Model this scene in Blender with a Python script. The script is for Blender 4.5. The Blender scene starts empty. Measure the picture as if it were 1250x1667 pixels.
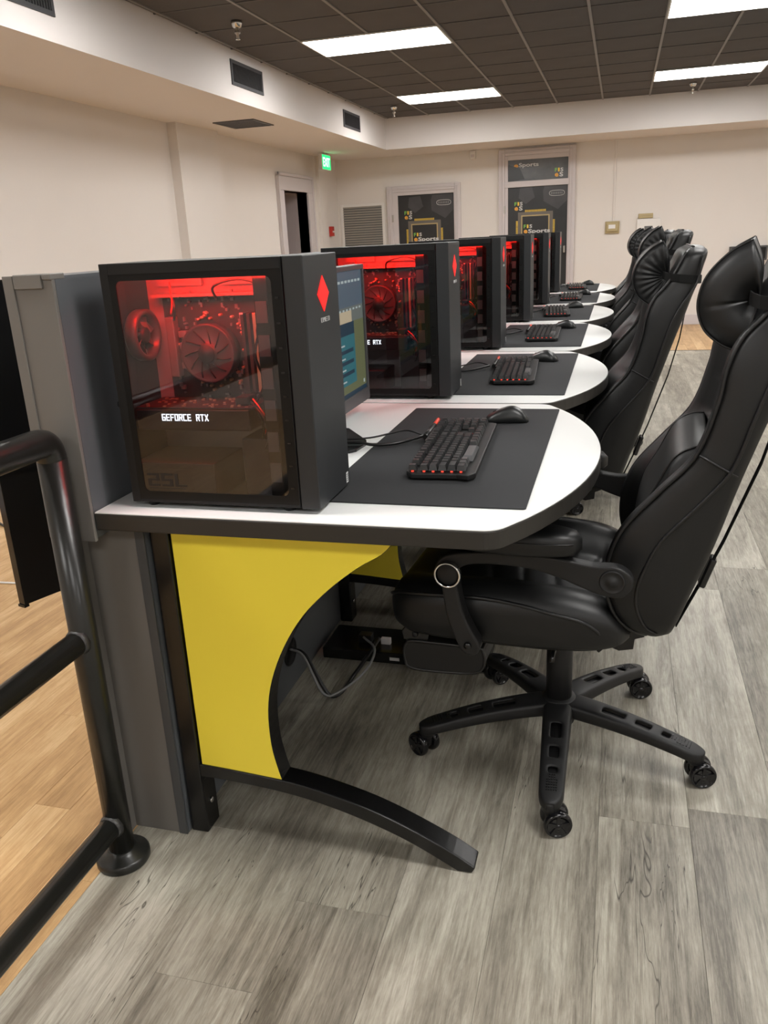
import bpy, bmesh, math, random
from mathutils import Vector, Matrix
random.seed(7)
PI = math.pi
SC = bpy.context.scene
COL = SC.collection

# ---------------------------------------------------------------- camera
FPX = 1335.32
cam_d = bpy.data.cameras.new('camera')
cam = bpy.data.objects.new('camera', cam_d)
COL.objects.link(cam)
R0 = (0.963418, 0.263859, -0.046952)
U0 = (-0.040821, 0.317618, 0.94734)
F0 = (-0.264877, 0.910767, -0.31677)
cam.matrix_world = Matrix(((R0[0], U0[0], -F0[0], 0), (R0[1], U0[1], -F0[1], 0), (R0[2], U0[2], -F0[2], 1.2), (0, 0, 0, 1)))
cam_d.sensor_fit = 'HORIZONTAL'
cam_d.sensor_width = 36
cam_d.lens = FPX / 1250 * 36
cam_d.clip_start = 0.05
SC.camera = cam
# ---------------------------------------------------------------- world, exposure
w = bpy.data.worlds.new('world')
SC.world = w
w.use_nodes = True
w.node_tree.nodes['Background'].inputs[0].default_value = (0.9, 0.93, 1, 1)
w.node_tree.nodes['Background'].inputs[1].default_value = 0.15
SC.view_settings.view_transform = 'Standard'
SC.view_settings.look = 'None'
SC.view_settings.gamma = 1
SC.view_settings.use_curve_mapping = False
SC.view_settings.exposure = 0.0
SC.cycles.use_denoising = True
SC.cycles.max_bounces = 8
SC.cycles.transparent_max_bounces = 16
LAMP = 24.5          # strength of the ceiling light panels
LED = 2.6           # watts of each computer's red strip
WARM = (1.0, 0.975, 0.94)

# ---------------------------------------------------------------- materials
def mat(name, col, rough=0.5, metal=0.0, spec=0.5, emit=None, estr=0.0, bump=None, var=0.0, vscale=20.0, coat=0.0):
    m = bpy.data.materials.new(name)
    m.use_nodes = True
    nt = m.node_tree
    b = nt.nodes['Principled BSDF']
    b.inputs['Base Color'].default_value = (*col, 1)
    b.inputs['Roughness'].default_value = rough
    b.inputs['Metallic'].default_value = metal
    b.inputs['Specular IOR Level'].default_value = spec
    b.inputs['Coat Weight'].default_value = coat
    if emit:
        b.inputs['Emission Color'].default_value = (*emit, 1)
        b.inputs['Emission Strength'].default_value = estr
    tc = nt.nodes.new('ShaderNodeTexCoord')
    if var > 0:
        n = nt.nodes.new('ShaderNodeTexNoise'); n.inputs['Scale'].default_value = vscale; n.inputs['Detail'].default_value = 4
        nt.links.new(tc.outputs['Object'], n.inputs['Vector'])
        mx = nt.nodes.new('ShaderNodeMix'); mx.data_type = 'RGBA'
        mx.inputs[6].default_value = (*[c * (1 - var) for c in col], 1)
        mx.inputs[7].default_value = (*[min(1, c * (1 + var)) for c in col], 1)
        nt.links.new(n.outputs['Fac'], mx.inputs[0]); nt.links.new(mx.outputs[2], b.inputs['Base Color'])
    if bump:
        n2 = nt.nodes.new('ShaderNodeTexNoise'); n2.inputs['Scale'].default_value = bump[0]; n2.inputs['Detail'].default_value = 3
        nt.links.new(tc.outputs['Object'], n2.inputs['Vector'])
        bp = nt.nodes.new('ShaderNodeBump'); bp.inputs['Strength'].default_value = bump[1]; bp.inputs['Distance'].default_value = bump[2]
        nt.links.new(n2.outputs['Fac'], bp.inputs['Height']); nt.links.new(bp.outputs['Normal'], b.inputs['Normal'])
    return m

def plank_mat(name, dark, mid, light, grain, contrast, rough, knots=True, streak=1.0, LO=.43, HI=.66):
    """wood-look vinyl: long grain in Y, each plank shifted by its own random number"""
    m = bpy.data.materials.new(name); m.use_nodes = True
    nt = m.node_tree; L = nt.links.new; N = nt.nodes.new
    b = nt.nodes['Principled BSDF']
    geo = N('ShaderNodeNewGeometry'); oi = N('ShaderNodeObjectInfo')
    rnd = N('ShaderNodeCombineXYZ')
    mr = N('ShaderNodeMath'); mr.operation = 'MULTIPLY'; mr.inputs[1].default_value = 37.0
    L(oi.outputs['Random'], mr.inputs[0]); L(mr.outputs[0], rnd.inputs[2])
    add = N('ShaderNodeVectorMath'); add.operation = 'ADD'
    L(geo.outputs['Position'], add.inputs[0]); L(rnd.outputs[0], add.inputs[1])
    def mp(sx, sy):
        v = N('ShaderNodeVectorMath'); v.operation = 'MULTIPLY'; v.inputs[1].default_value = (sx, sy, 1)
        L(add.outputs[0], v.inputs[0]); return v.outputs[0]
    def noise(vec, sc, det, dist=0.0, r=0.55):
        n = N('ShaderNodeTexNoise'); n.inputs['Scale'].default_value = sc; n.inputs['Detail'].default_value = det
        n.inputs['Distortion'].default_value = dist; n.inputs['Roughness'].default_value = r
        L(vec, n.inputs['Vector']); return n.outputs['Fac']
    broad = noise(mp(6, 0.9), 1.0, 4, 1.2)
    streaks = noise(mp(52, 3.2), 1.0, 6, 0.9, 0.68)
    fine = noise(mp(240, 16), 1.0, 4, 0.3, 0.75)
    blotch = noise(mp(9, 5), 1.0, 6, 0.5, 0.7)
    def madd(a, fa, c, fc):
        x = N('ShaderNodeMath'); x.operation = 'MULTIPLY'; x.inputs[1].default_value = fa; L(a, x.inputs[0])
        y = N('ShaderNodeMath'); y.operation = 'MULTIPLY_ADD'; y.inputs[1].default_value = fc; L(c, y.inputs[0]); L(x.outputs[0], y.inputs[2])
        return y.outputs[0]
    s = madd(broad, .32, streaks, .28)
    s = madd(s, 1.0, fine, .24)
    s = madd(s, 1.0, blotch, .16)
    rp = N('ShaderNodeMath'); rp.operation = 'MULTIPLY_ADD'; rp.inputs[1].default_value = contrast; L(oi.outputs['Random'], rp.inputs[0]); L(s, rp.inputs[2])
    cr = N('ShaderNodeValToRGB')
    e = cr.color_ramp.elements
    e[0].position = LO; e[0].color = (*dark, 1)
    e[1].position = HI; e[1].color = (*light, 1)
    k = e.new((LO + HI) / 2); k.color = (*mid, 1)
    L(rp.outputs[0], cr.inputs['Fac'])
    col = cr.outputs['Color']
    if knots:      # charcoal wisps of the print
        wn = noise(mp(16, 2.0), 1.0, 7, 1.4, .72)
        wm = N('ShaderNodeMapRange'); wm.inputs[1].default_value = .56; wm.inputs[2].default_value = .74; wm.inputs[4].default_value = .62; L(wn, wm.inputs[0])
        wx = N('ShaderNodeMix'); wx.data_type = 'RGBA'; L(wm.outputs[0], wx.inputs[0]); L(col, wx.inputs[6]); wx.inputs[7].default_value = (*[c * .62 for c in dark], 1)
        col = wx.outputs[2]
    if knots:      # thin dark cracks running with the grain
        cn = noise(mp(11, .8), 1.0, 3, 2.2, .5)
        cm = N('ShaderNodeMapRange'); cm.inputs[1].default_value = .495; cm.inputs[2].default_value = .5; L(cn, cm.inputs[0])
        cm2 = N('ShaderNodeMapRange'); cm2.inputs[1].default_value = .505; cm2.inputs[2].default_value = .5; L(cn, cm2.inputs[0])
        mu = N('ShaderNodeMath'); mu.operation = 'MULTIPLY'; L(cm.outputs[0], mu.inputs[0]); L(cm2.outputs[0], mu.inputs[1])
        g = noise(mp(4, 1.6), 1.0, 2)
        gm = N('ShaderNodeMapRange'); gm.inputs[1].default_value = .53; gm.inputs[2].default_value = .60; L(g, gm.inputs[0])
        m2 = N('ShaderNodeMath'); m2.operation = 'MULTIPLY'; L(mu.outputs[0], m2.inputs[0]); L(gm.outputs[0], m2.inputs[1])
        mx = N('ShaderNodeMix'); mx.data_type = 'RGBA'; L(m2.outputs[0], mx.inputs[0]); L(col, mx.inputs[6]); mx.inputs[7].default_value = (*[c * .45 for c in dark], 1)
        col = mx.outputs[2]
    L(col, b.inputs['Base Color'])
    b.inputs['Roughness'].default_value = rough
    b.inputs['Specular IOR Level'].default_value = .35
    bp = N('ShaderNodeBump'); bp.inputs['Strength'].default_value = .25; bp.inputs['Distance'].default_value = .001
    L(fine, bp.inputs['Height']); L(bp.outputs['Normal'], b.inputs['Normal'])
    return m

def glass_mat(name, tint, refl_rough=0.0, ior=1.5, boost=0.0):
    m = bpy.data.materials.new(name); m.use_nodes = True
    nt = m.node_tree; nt.nodes.clear(); N = nt.nodes.new; L = nt.links.new
    o = N('ShaderNodeOutputMaterial'); t = N('ShaderNodeBsdfTransparent'); t.inputs[0].default_value = (*tint, 1)
    g = N('ShaderNodeBsdfGlossy'); g.inputs['Roughness'].default_value = refl_rough
    f = N('ShaderNodeFresnel'); f.inputs[0].default_value = ior
    a = N('ShaderNodeMath'); a.operation = 'ADD'; a.inputs[1].default_value = boost; L(f.outputs[0], a.inputs[0])
    mx = N('ShaderNodeMixShader'); L(a.outputs[0], mx.inputs[0]); L(t.outputs[0], mx.inputs[1]); L(g.outputs[0], mx.inputs[2]); L(mx.outputs[0], o.inputs[0])
    return m

def emis(name, col, s):
    return mat(name, (0, 0, 0), .5, emit=col, estr=s)

M = {}
M['wall'] = mat('wall_paint', (.70, .665, .635), .75, var=.02, vscale=3, bump=(60, .05, .002))
M['soffit'] = mat('soffit_paint', (.72, .685, .67), .8, var=.015, vscale=3)
M['trimw'] = mat('trim_paint', (.58, .54, .55), .5)
M['tile'] = mat('ceiling_tile_black', (.088, .085, .088), .9, var=.22, vscale=3, bump=(220, .5, .002))
M['grid'] = mat('ceiling_grid_grey', (.21, .205, .205), .5)
M['gridx'] = mat('ceiling_grid_dark', (.085, .082, .084), .6)
M['lamp'] = emis('light_panel_glow', WARM, LAMP)
M['lampframe'] = mat('light_frame', (.7, .7, .68), .4)
M['plank'] = plank_mat('grey_wood_planks', (.108, .096, .076), (.275, .252, .205), (.47, .445, .375), 1, .075, .40)
M['oplank'] = plank_mat('honey_wood_planks', (.34, .195, .085), (.51, .315, .145), (.67, .465, .25), 1, .10, .38, knots=False)
M['floorbase'] = mat('floor_base', (.05, .045, .04), .9)
M['leather'] = mat('black_leather', (.0070, .0072, .0075), .44, spec=.42, bump=(260, .12, .0006))
M['piping'] = mat('black_piping', (.006, .006, .0065), .38)
M['bplastic'] = mat('black_plastic', (.0095, .0095, .010), .50, spec=.4, bump=(500, .08, .0004))
M['web'] = mat('black_webbing', (.008, .008, .008), .85, spec=.2)
M['wheel'] = mat('gloss_black_wheel', (.006, .006, .007), .18)
M['chrome'] = mat('chrome', (.75, .75, .74), .15, metal=1)
M['steel'] = mat('dull_steel', (.42, .40, .37), .35, metal=1)
M['bmetal'] = mat('black_steel', (.0045, .0045, .0047), .27, bump=(90, .05, .001))
M['rail'] = mat('black_painted_pipe', (.013, .0135, .012), .30, bump=(45, .25, .0015), var=.3, vscale=30)
M['weld'] = mat('scuffed_weld', (.035, .035, .035), .4, bump=(160, .6, .002), var=.6, vscale=60)
M['yellow'] = mat('yellow_laminate', (.97, .785, .065), .36, spec=.4)
M['white'] = mat('white_laminate', (.80, .81, .80), .33, spec=.45)
M['edge'] = mat('black_edge_band', (.021, .019, .016), .45)
M['mat'] = mat('black_cloth_mat', (.030, .031, .033), .85, spec=.25, var=.10, vscale=9, bump=(900, .2, .0003))
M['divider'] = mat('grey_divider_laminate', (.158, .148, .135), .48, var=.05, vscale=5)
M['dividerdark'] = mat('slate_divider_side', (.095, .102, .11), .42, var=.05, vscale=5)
M['case'] = mat('black_case_steel', (.006, .006, .006), .48, spec=.3)
M['bezel'] = mat('brushed_black_bezel', (.020, .0215, .023), .42, spec=.4)
M['glass'] = glass_mat('smoked_glass', (.66, .63, .62), boost=.05)
M['tint'] = mat('glass_black_border', (.006, .006, .006), .12)
M['border'] = mat('printed_black_border', (.004, .004, .004), .35, spec=.25)
M['inner'] = mat('case_inner_steel', (.34, .34, .36), .42, metal=.2)
M['pcb'] = mat('black_circuit_board', (.03, .03, .033), .4, var=.3, vscale=80)
M['chip'] = mat('board_component', (.25, .25, .26), .35, metal=.5)
M['copper'] = mat('board_solder', (.65, .50, .35), .3, metal=.8)
M['fan'] = mat('fan_plastic', (.05, .05, .055), .3)
M['gpu'] = mat('card_shroud', (.022, .024, .03), .4)
M['led_red'] = emis('red_lamp', (1, .008, .004), 3.2)
M['red'] = emis('red_emblem', (1, .012, .010), 1.15)
M['led_key'] = emis('key_light', (1, .06, .03), 1.6)
M['redcap'] = mat('red_plug_sleeve', (.75, .07, .04), .35)
M['white_led'] = emis('lit_lettering', (.80, .88, 1), 3.0)
M['ink'] = mat('grey_lettering', (.62, .62, .62), .5)
M['darkink'] = mat('dark_lettering', (.012, .011, .011), .35)
M['sticker'] = mat('white_sticker', (.75, .75, .75), .5)
M['key'] = mat('keycap', (.020, .020, .021), .36)
M['space'] = mat('worn_spacebar', (.07, .07, .073), .38)
M['cable'] = mat('black_cable', (.010, .010, .010), .35)
M['gcable'] = mat('grey_cable', (.22, .22, .22), .4)
M['mouse'] = mat('black_mouse_shell', (.014, .015, .015), .36)
M['moni'] = mat('monitor_grey', (.060, .062, .065), .42)
M['exitg'] = emis('exit_green', (.02, .95, .22), 1.5)
M['exitw'] = emis('exit_letters', (.65, 1, .75), 2.2)
M['signbody'] = mat('sign_housing', (.70, .68, .64), .5)
M['redbox'] = mat('red_alarm', (.45, .03, .02), .4)
M['beige'] = mat('beige_plastic', (.42, .34, .18), .45)
M['whitebox'] = mat('white_metal_box', (.72, .70, .68), .45)
M['greybox'] = mat('grey_box', (.12, .12, .12), .5)
M['ventdark'] = mat('dark_vent_metal', (.05, .05, .055), .45)
M['louver'] = mat('grey_louver_metal', (.34, .33, .30), .5)
M['darkhole'] = mat('dark_cavity', (.01, .01, .01), .9)
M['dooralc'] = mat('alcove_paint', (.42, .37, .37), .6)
M['poster'] = mat('poster_charcoal', (.018, .020, .022), .3, var=.6, vscale=4)
M['posterg'] = mat('poster_smoke_grey', (.085, .09, .095), .3, var=.6, vscale=9)
M['postershape'] = mat('poster_dim_shape', (.050, .050, .055), .3, var=.3, vscale=8)
M['chipgold'] = mat('poster_gold', (.42, .32, .15), .4)
M['chipbrown'] = mat('poster_bronze', (.13, .115, .10), .4)
M['chipblack'] = mat('poster_black', (.014, .015, .017), .4)
M['lgreen'] = mat('letter_green', (.20, .50, .09), .4)
M['lyel'] = mat('letter_yellow', (.80, .55, .06), .4)
M['lorange'] = mat('letter_orange', (.75, .36, .05), .4)
M['lgrey'] = mat('letter_grey', (.55, .55, .55), .4)
M['ldim'] = mat('letter_dim_grey', (.20, .205, .21), .4)

# ---------------------------------------------------------------- helpers
def finish(name, bm, m, parent=None, smooth=False, bevel=0.0, seg=2, sub=0, mats=None):
    me = bpy.data.meshes.new(name)
    bmesh.ops.recalc_face_normals(bm, faces=bm.faces)
    bm.to_mesh(me); bm.free()
    for x in (mats or [m]):
        me.materials.append(x)
    if smooth:
        me.polygons.foreach_set('use_smooth', [True] * len(me.polygons))
    o = bpy.data.objects.new(name, me); COL.objects.link(o)
    if parent: o.parent = parent
    if bevel:
        b = o.modifiers.new('bevel', 'BEVEL'); b.width = bevel; b.segments = seg; b.limit_method = 'ANGLE'; b.angle_limit = .7
    if sub:
        s = o.modifiers.new('subsurf', 'SUBSURF'); s.levels = sub; s.render_levels = sub
    return o
def empty(name, label=None, cat=None, group=None, loc=(0, 0, 0), rz=0):
    o = bpy.data.objects.new(name, None); COL.objects.link(o)
    o.empty_display_size = .05
    o.location = loc; o.rotation_euler = (0, 0, rz)
    if label: o['label'] = label
    if cat: o['category'] = cat
    if group: o['group'] = group
    return o
def tag(o, label=None, cat=None, group=None, kind=None):
    if label: o['label'] = label
    if cat: o['category'] = cat
    if group: o['group'] = group
    if kind: o['kind'] = kind
    return o
def copy_tree(o, parent=None):
    c = o.copy(); COL.objects.link(c); c.parent = parent
    for ch in o.children: copy_tree(ch, c)
    return c
def B(bm, x0, x1, y0, y1, z0, z1, mtx=None, mi=0):
    vs = [bm.verts.new((x, y, z)) for x in (x0, x1) for y in (y0, y1) for z in (z0, z1)]
    if mtx is not None:
        for v in vs: v.co = mtx @ v.co
    for f in ((0, 1, 3, 2), (4, 6, 7, 5), (0, 4, 5, 1), (2, 3, 7, 6), (0, 2, 6, 4), (1, 5, 7, 3)):
        fc = bm.faces.new([vs[i] for i in f]); fc.material_index = mi
    return vs
def box(name, m, x0, x1, y0, y1, z0, z1, parent=None, bevel=0.0, mtx=None, seg=2):
    bm = bmesh.new(); B(bm, x0, x1, y0, y1, z0, z1, mtx)
    return finish(name, bm, m, parent, bevel=bevel, seg=seg)
def cat_rom(pts, n=6, closed=False):
    pts = [Vector(p) for p in pts]; out = []; N = len(pts)
    rng = range(N) if closed else range(N - 1)
    for i in rng:
        if closed: p0, p1, p2, p3 = pts[i - 1], pts[i], pts[(i + 1) % N], pts[(i + 2) % N]
        else:
            p1, p2 = pts[i], pts[i + 1]; p0 = pts[i - 1] if i else p1 * 2 - p2; p3 = pts[i + 2] if i + 2 < N else p2 * 2 - p1
        for k in range(n):
            t = k / n
            out.append(.5 * ((2 * p1) + (p2 - p0) * t + (2 * p0 - 5 * p1 + 4 * p2 - p3) * t * t + (3 * p1 - p0 - 3 * p2 + p3) * t ** 3))
    if not closed: out.append(pts[-1])
    return out
def T(bm, pts, r, seg=8, closed=False, caps=True, mi=0):
    """tube along a list of points, r a number or a list"""
    pts = [Vector(p) for p in pts]; n = len(pts); rings = []
    up = None
    for i, p in enumerate(pts):
        if closed: d = (pts[(i + 1) % n] - pts[i - 1])
        else: d = (pts[min(i + 1, n - 1)] - pts[max(i - 1, 0)])
        d.normalize()
        if up is None:
            up = Vector((0, 0, 1)) if abs(d.z) < .9 else Vector((1, 0, 0))
        s = d.cross(up)
        if s.length < 1e-4: s = d.cross(Vector((1, .3, 0)))
        s.normalize(); up = s.cross(d).normalized()
        rr = r[i] if isinstance(r, (list, tuple)) else r
        rings.append([bm.verts.new(p + (s * math.cos(2 * PI * k / seg) + up * math.sin(2 * PI * k / seg)) * rr) for k in range(seg)])
    m = n if closed else n - 1
    for i in range(m):
        a, b = rings[i], rings[(i + 1) % n]
        for k in range(seg):
            f = bm.faces.new((a[k], a[(k + 1) % seg], b[(k + 1) % seg], b[k])); f.smooth = True; f.material_index = mi
    if caps and not closed:
        bm.faces.new(rings[0][::-1]); bm.faces.new(rings[-1])
def tube(name, m, pts, r, parent=None, seg=8, closed=False):
    bm = bmesh.new(); T(bm, pts, r, seg, closed); return finish(name, bm, m, parent)
def lathe(bm, prof, center, axis='Z', seg=24, mi=0):
    """prof: list of (radius, height along axis)"""
    c = Vector(center); rings = []
    def P(r, h, a):
        u, v = r * math.cos(a), r * math.sin(a)
        if axis == 'Z': return c + Vector((u, v, h))
        if axis == 'Y': return c + Vector((u, h, v))
        return c + Vector((h, u, v))
    for r, h in prof:
        if r < 1e-6: rings.append([bm.verts.new(P(0, h, 0))])
        else: rings.append([bm.verts.new(P(r, h, 2 * PI * k / seg)) for k in range(seg)])
    for a, b in zip(rings, rings[1:]):
        for k in range(seg):
            k2 = (k + 1) % seg
            if len(a) == 1 and len(b) == 1: continue
            if len(a) == 1: f = bm.faces.new((a[0], b[k2], b[k]))
            elif len(b) == 1: f = bm.faces.new((a[k], a[k2], b[0]))
            else: f = bm.faces.new((a[k], a[k2], b[k2], b[k]))
            f.smooth = True; f.material_index = mi
def turned(name, m, prof, center, axis='Z', parent=None, seg=24, bevel=0):
    bm = bmesh.new(); lathe(bm, prof, center, axis, seg)
    return finish(name, bm, m, parent, bevel=bevel)
def prism(bm, outline, a0, a1, plane='XZ', mi=0):
    """outline [(u,v)] extruded along the third axis from a0 to a1"""
    def P(u, v, a):
        return (u, a, v) if plane == 'XZ' else ((u, v, a) if plane == 'XY' else (a, u, v))
    lo = [bm.verts.new(P(u, v, a0)) for u, v in outline]; hi = [bm.verts.new(P(u, v, a1)) for u, v in outline]
    n = len(outline)
    f1 = bm.faces.new(lo); f2 = bm.faces.new(hi[::-1]); f1.material_index = f2.material_index = mi
    for i in range(n):
        f = bm.faces.new((lo[i], hi[i], hi[(i + 1) % n], lo[(i + 1) % n])); f.material_index = mi
def prism_o(name, m, outline, a0, a1, plane='XZ', parent=None, bevel=0, seg=2):
    bm = bmesh.new(); prism(bm, outline, a0, a1, plane)
    return finish(name, bm, m, parent, bevel=bevel, seg=seg)
def loft(bm, rings, cap=True, smooth=True):
    vr = [[bm.verts.new(p) for p in r] for r in rings]
    n = len(vr[0])
    for a, b in zip(vr, vr[1:]):
        for k in range(n):
            f = bm.faces.new((a[k], a[(k + 1) % n], b[(k + 1) % n], b[k])); f.smooth = smooth
    if cap:
        for r, s in ((vr[0], 1), (vr[-1], -1)):
            c = bm.verts.new(sum((v.co for v in r), Vector()) / n)
            for k in range(n):
                f = bm.faces.new((r[k], r[(k + 1) % n], c)); f.smooth = smooth
    return vr
def interp(x, xs, ys):
    if x <= xs[0]: return ys[0]
    for i in range(len(xs) - 1):
        if x <= xs[i + 1]:
            t = (x - xs[i]) / (xs[i + 1] - xs[i]); return ys[i] + (ys[i + 1] - ys[i]) * t
    return ys[-1]
def sinterp(x, xs, ys):
    """smooth (Catmull-Rom like) interpolation"""
    n = len(xs)
    if x <= xs[0]: return ys[0]
    if x >= xs[-1]: return ys[-1]
    i = max(k for k in range(n - 1) if xs[k] <= x)
    h = xs[i + 1] - xs[i]; t = (x - xs[i]) / h
    def sl(k):
        if k == 0: return (ys[1] - ys[0]) / (xs[1] - xs[0])
        if k == n - 1: return (ys[-1] - ys[-2]) / (xs[-1] - xs[-2])
        return (ys[k + 1] - ys[k - 1]) / (xs[k + 1] - xs[k - 1])
    m0, m1 = sl(i) * h, sl(i + 1) * h
    return (2 * t**3 - 3 * t * t + 1) * ys[i] + (t**3 - 2 * t * t + t) * m0 + (-2 * t**3 + 3 * t * t) * ys[i + 1] + (t**3 - t * t) * m1
def letters(name, body, m, w, h, mtx, parent=None, depth=.0006, bold=.0):
    """lettering as a thin raised mesh, fitted to w x h; mtx maps x right / y up / z out of the face"""
    cu = bpy.data.curves.new(name, 'FONT'); cu.body = body; cu.size = 1; cu.extrude = .01; cu.offset = bold; cu.resolution_u = 3
    to = bpy.data.objects.new(name, cu); COL.objects.link(to)
    dg = bpy.context.evaluated_depsgraph_get()
    me = bpy.data.meshes.new_from_object(to.evaluated_get(dg))
    bpy.data.objects.remove(to)
    xs = [v.co.x for v in me.vertices]; ys = [v.co.y for v in me.vertices]
    x0, x1, y0, y1 = min(xs), max(xs), min(ys), max(ys)
    for v in me.vertices:
        v.co = mtx @ Vector(((v.co.x - x0) / (x1 - x0) * w, (v.co.y - y0) / (y1 - y0) * h, depth if v.co.z > 0 else 0))
    me.materials.clear(); me.materials.append(m)
    o = bpy.data.objects.new(name, me); COL.objects.link(o); o.parent = parent
    return o
SEG = {  # blocky stroke letters on a 2 x 4 lattice, strokes as (x0,y0,x1,y1)
    '2': [(0, 4, 2, 4), (2, 4, 2, 2), (0, 2, 2, 2), (0, 2, 0, 0), (0, 0, 2, 0)],
    '5': [(0, 4, 2, 4), (0, 4, 0, 2), (0, 2, 2, 2), (2, 2, 2, 0), (0, 0, 2, 0)],
    'L': [(0, 4, 0, 0), (0, 0, 2, 0)],
    'O': [(0, 4, 2, 4), (0, 0, 2, 0), (0, 0, 0, 4), (2, 0, 2, 4)],
    'M': [(0, 0, 0, 4), (0, 4, 2, 4), (2, 0, 2, 4), (1, 2, 1, 4)],
    'E': [(0, 0, 0, 4), (0, 4, 2, 4), (0, 2, 1.7, 2), (0, 0, 2, 0)],
    'N': [(0, 0, 0, 4), (0, 4, 2, 4), (2, 0, 2, 4)],
    'G': [(2, 4, 0, 4), (0, 4, 0, 0), (0, 0, 2, 0), (2, 0, 2, 2), (2, 2, 1.1, 2)],
    'F': [(0, 0, 0, 4), (0, 4, 2, 4), (0, 2, 1.7, 2)],
    'R': [(0, 0, 0, 4), (0, 4, 2, 4), (2, 4, 2, 2), (0, 2, 2, 2), (1.1, 2, 2, 0)],
    'C': [(2, 4, 0, 4), (0, 4, 0, 0), (0, 0, 2, 0)],
    'T': [(0, 4, 2, 4), (1, 0, 1, 4)],
    'X': [(0, 0, 2, 4), (0, 4, 2, 0)],
}
def strokes(name, text, m, w, h, mtx, parent, sw=.8, depth=.0006):
    bm = bmesh.new(); adv = 3.3; tw = len(text) * adv - (adv - 2) + sw
    sx = w / tw; sy = h / (4 + sw)
    for i, ch in enumerate(text):
        for (a, b, c, d) in SEG.get(ch, []):
            p, q = Vector((a, b)), Vector((c, d)); dr = (q - p).normalized(); nn = Vector((-dr.y, dr.x)) * sw / 2; e = dr * sw / 2
            quad = [p - e - nn, q + e - nn, q + e + nn, p - e + nn]
            lo = [mtx @ Vector(((v.x + i * adv + sw / 2) * sx, (v.y + sw / 2) * sy, 0)) for v in quad]
            hi = [mtx @ Vector(((v.x + i * adv + sw / 2) * sx, (v.y + sw / 2) * sy, depth)) for v in quad]
            L0 = [bm.verts.new(v) for v in lo]; H0 = [bm.verts.new(v) for v in hi]
            bm.faces.new(H0)
            for k in range(4): bm.faces.new((L0[k], L0[(k + 1) % 4], H0[(k + 1) % 4], H0[k]))
    return finish(name, bm, m, parent)
def face_mtx(o, right, up):
    r, u = Vector(right).normalized(), Vector(up).normalized(); n = r.cross(u)
    return Matrix(((r.x, u.x, n.x, o[0]), (r.y, u.y, n.y, o[1]), (r.z, u.z, n.z, o[2]), (0, 0, 0, 1)))
FRONT = lambda x, y, z: face_mtx((x, y, z), (1, 0, 0), (0, 0, 1))       # faces -Y
RIGHT = lambda x, y, z: face_mtx((x, y, z), (0, 1, 0), (0, 0, 1))       # faces +X

# ================================================================ ROOM
XL, XR, YB, YF = -3.64, 5.2, -3.2, 11.04
ZS, ZC, XS, YS, XSR = 2.18, 2.51, -2.71, 10.16, 4.3
def struct(o): o['kind'] = 'structure'; return o
floor = struct(box('floor', M['floorbase'], XL - .1, XR + .1, YB - .1, YF + .1, -.12, -.006))
struct(box('wall_left', M['wall'], XL - .12, XL, YB, 9.10, 0, ZS + .5))
wl = struct(box('wall_left', M['wall'], XL - .12, XL, 9.87, YF, 0, ZS + .5)); wl.name = 'wall_left.001'
struct(box('wall_left', M['wall'], XL - .12, XL, 9.10, 9.87, 1.75, ZS + .5))
struct(box('wall_far', M['wall'], XL - .12, XR + .12, YF, YF + .12, 0, ZS + .5))
struct(box('wall_right', M['wall'], XR, XR + .12, YB, YF, 0, ZS + .5))
struct(box('wall_near', M['wall'], XL - .12, XR + .12, YB - .12, YB, 0, ZS + .5))
struct(box('ceiling', M['floorbase'], XL - .12, XR + .12, YB - .12, YF + .12, ZC + .035, ZC + .12))
ceil = bpy.data.objects['ceiling']
# dropped soffits around the black tiled field
struct(box('trim_1', M['soffit'], XL, XS, YB, YF, ZS, ZC + .03))
struct(box('trim_2', M['soffit'], XS, XSR, YS, YF, ZS, ZC + .03))
struct(box('trim_3', M['soffit'], XSR, XR, YB, YF, ZS, ZC + .03))
struct(box('trim_4', M['wall'], XL, XL + .085, 6.68, 7.44, 0, ZS))          # pilaster on the left wall
struct(box('trim_5', M['wall'], XL, XL + .04, 10.25, 10.42, 0, ZS))         # slim return beside the alcove
def skirt(name, *a):
    o = struct(box(name, M['trimw'], *a, bevel=.004)); return o
skirt('baseboard_far', -.56, XR, YF - .018, YF, 0, .118)
skirt('baseboard_left', XL, XL + .018, YB, 8.72, 0, .118)
skirt('baseboard_right', XR - .018, XR, YB, YF, 0, .118)

# ---- floor planks: each one an object of its own where the photo shows it
plank_cache = {}
def plank_mesh(w_, l_, m, key):
    k = (round(w_, 3), round(l_, 3), key)
    if k in plank_cache: return plank_cache[k]
    bm = bmesh.new(); g = .0005
    a = [bm.verts.new((x, y, -.006)) for x, y in ((0, 0), (w_, 0), (w_, l_), (0, l_))]
    b = [bm.verts.new((x, y, -.0007)) for x, y in ((0, 0), (w_, 0), (w_, l_), (0, l_))]
    c = [bm.verts.new((x, y, 0)) for x, y in ((g, g), (w_ - g, g), (w_ - g, l_ - g), (g, l_ - g))]
    bm.faces.new(c)
    for p, q in ((a, b), (b, c)):
        for i in range(4): bm.faces.new((p[i], p[(i + 1) % 4], q[(i + 1) % 4], q[i]))
    me = bpy.data.meshes.new('plank'); bmesh.ops.recalc_face_normals(bm, faces=bm.faces); bm.to_mesh(me); bm.free(); me.materials.append(m)
    plank_cache[k] = me
    return me
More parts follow.
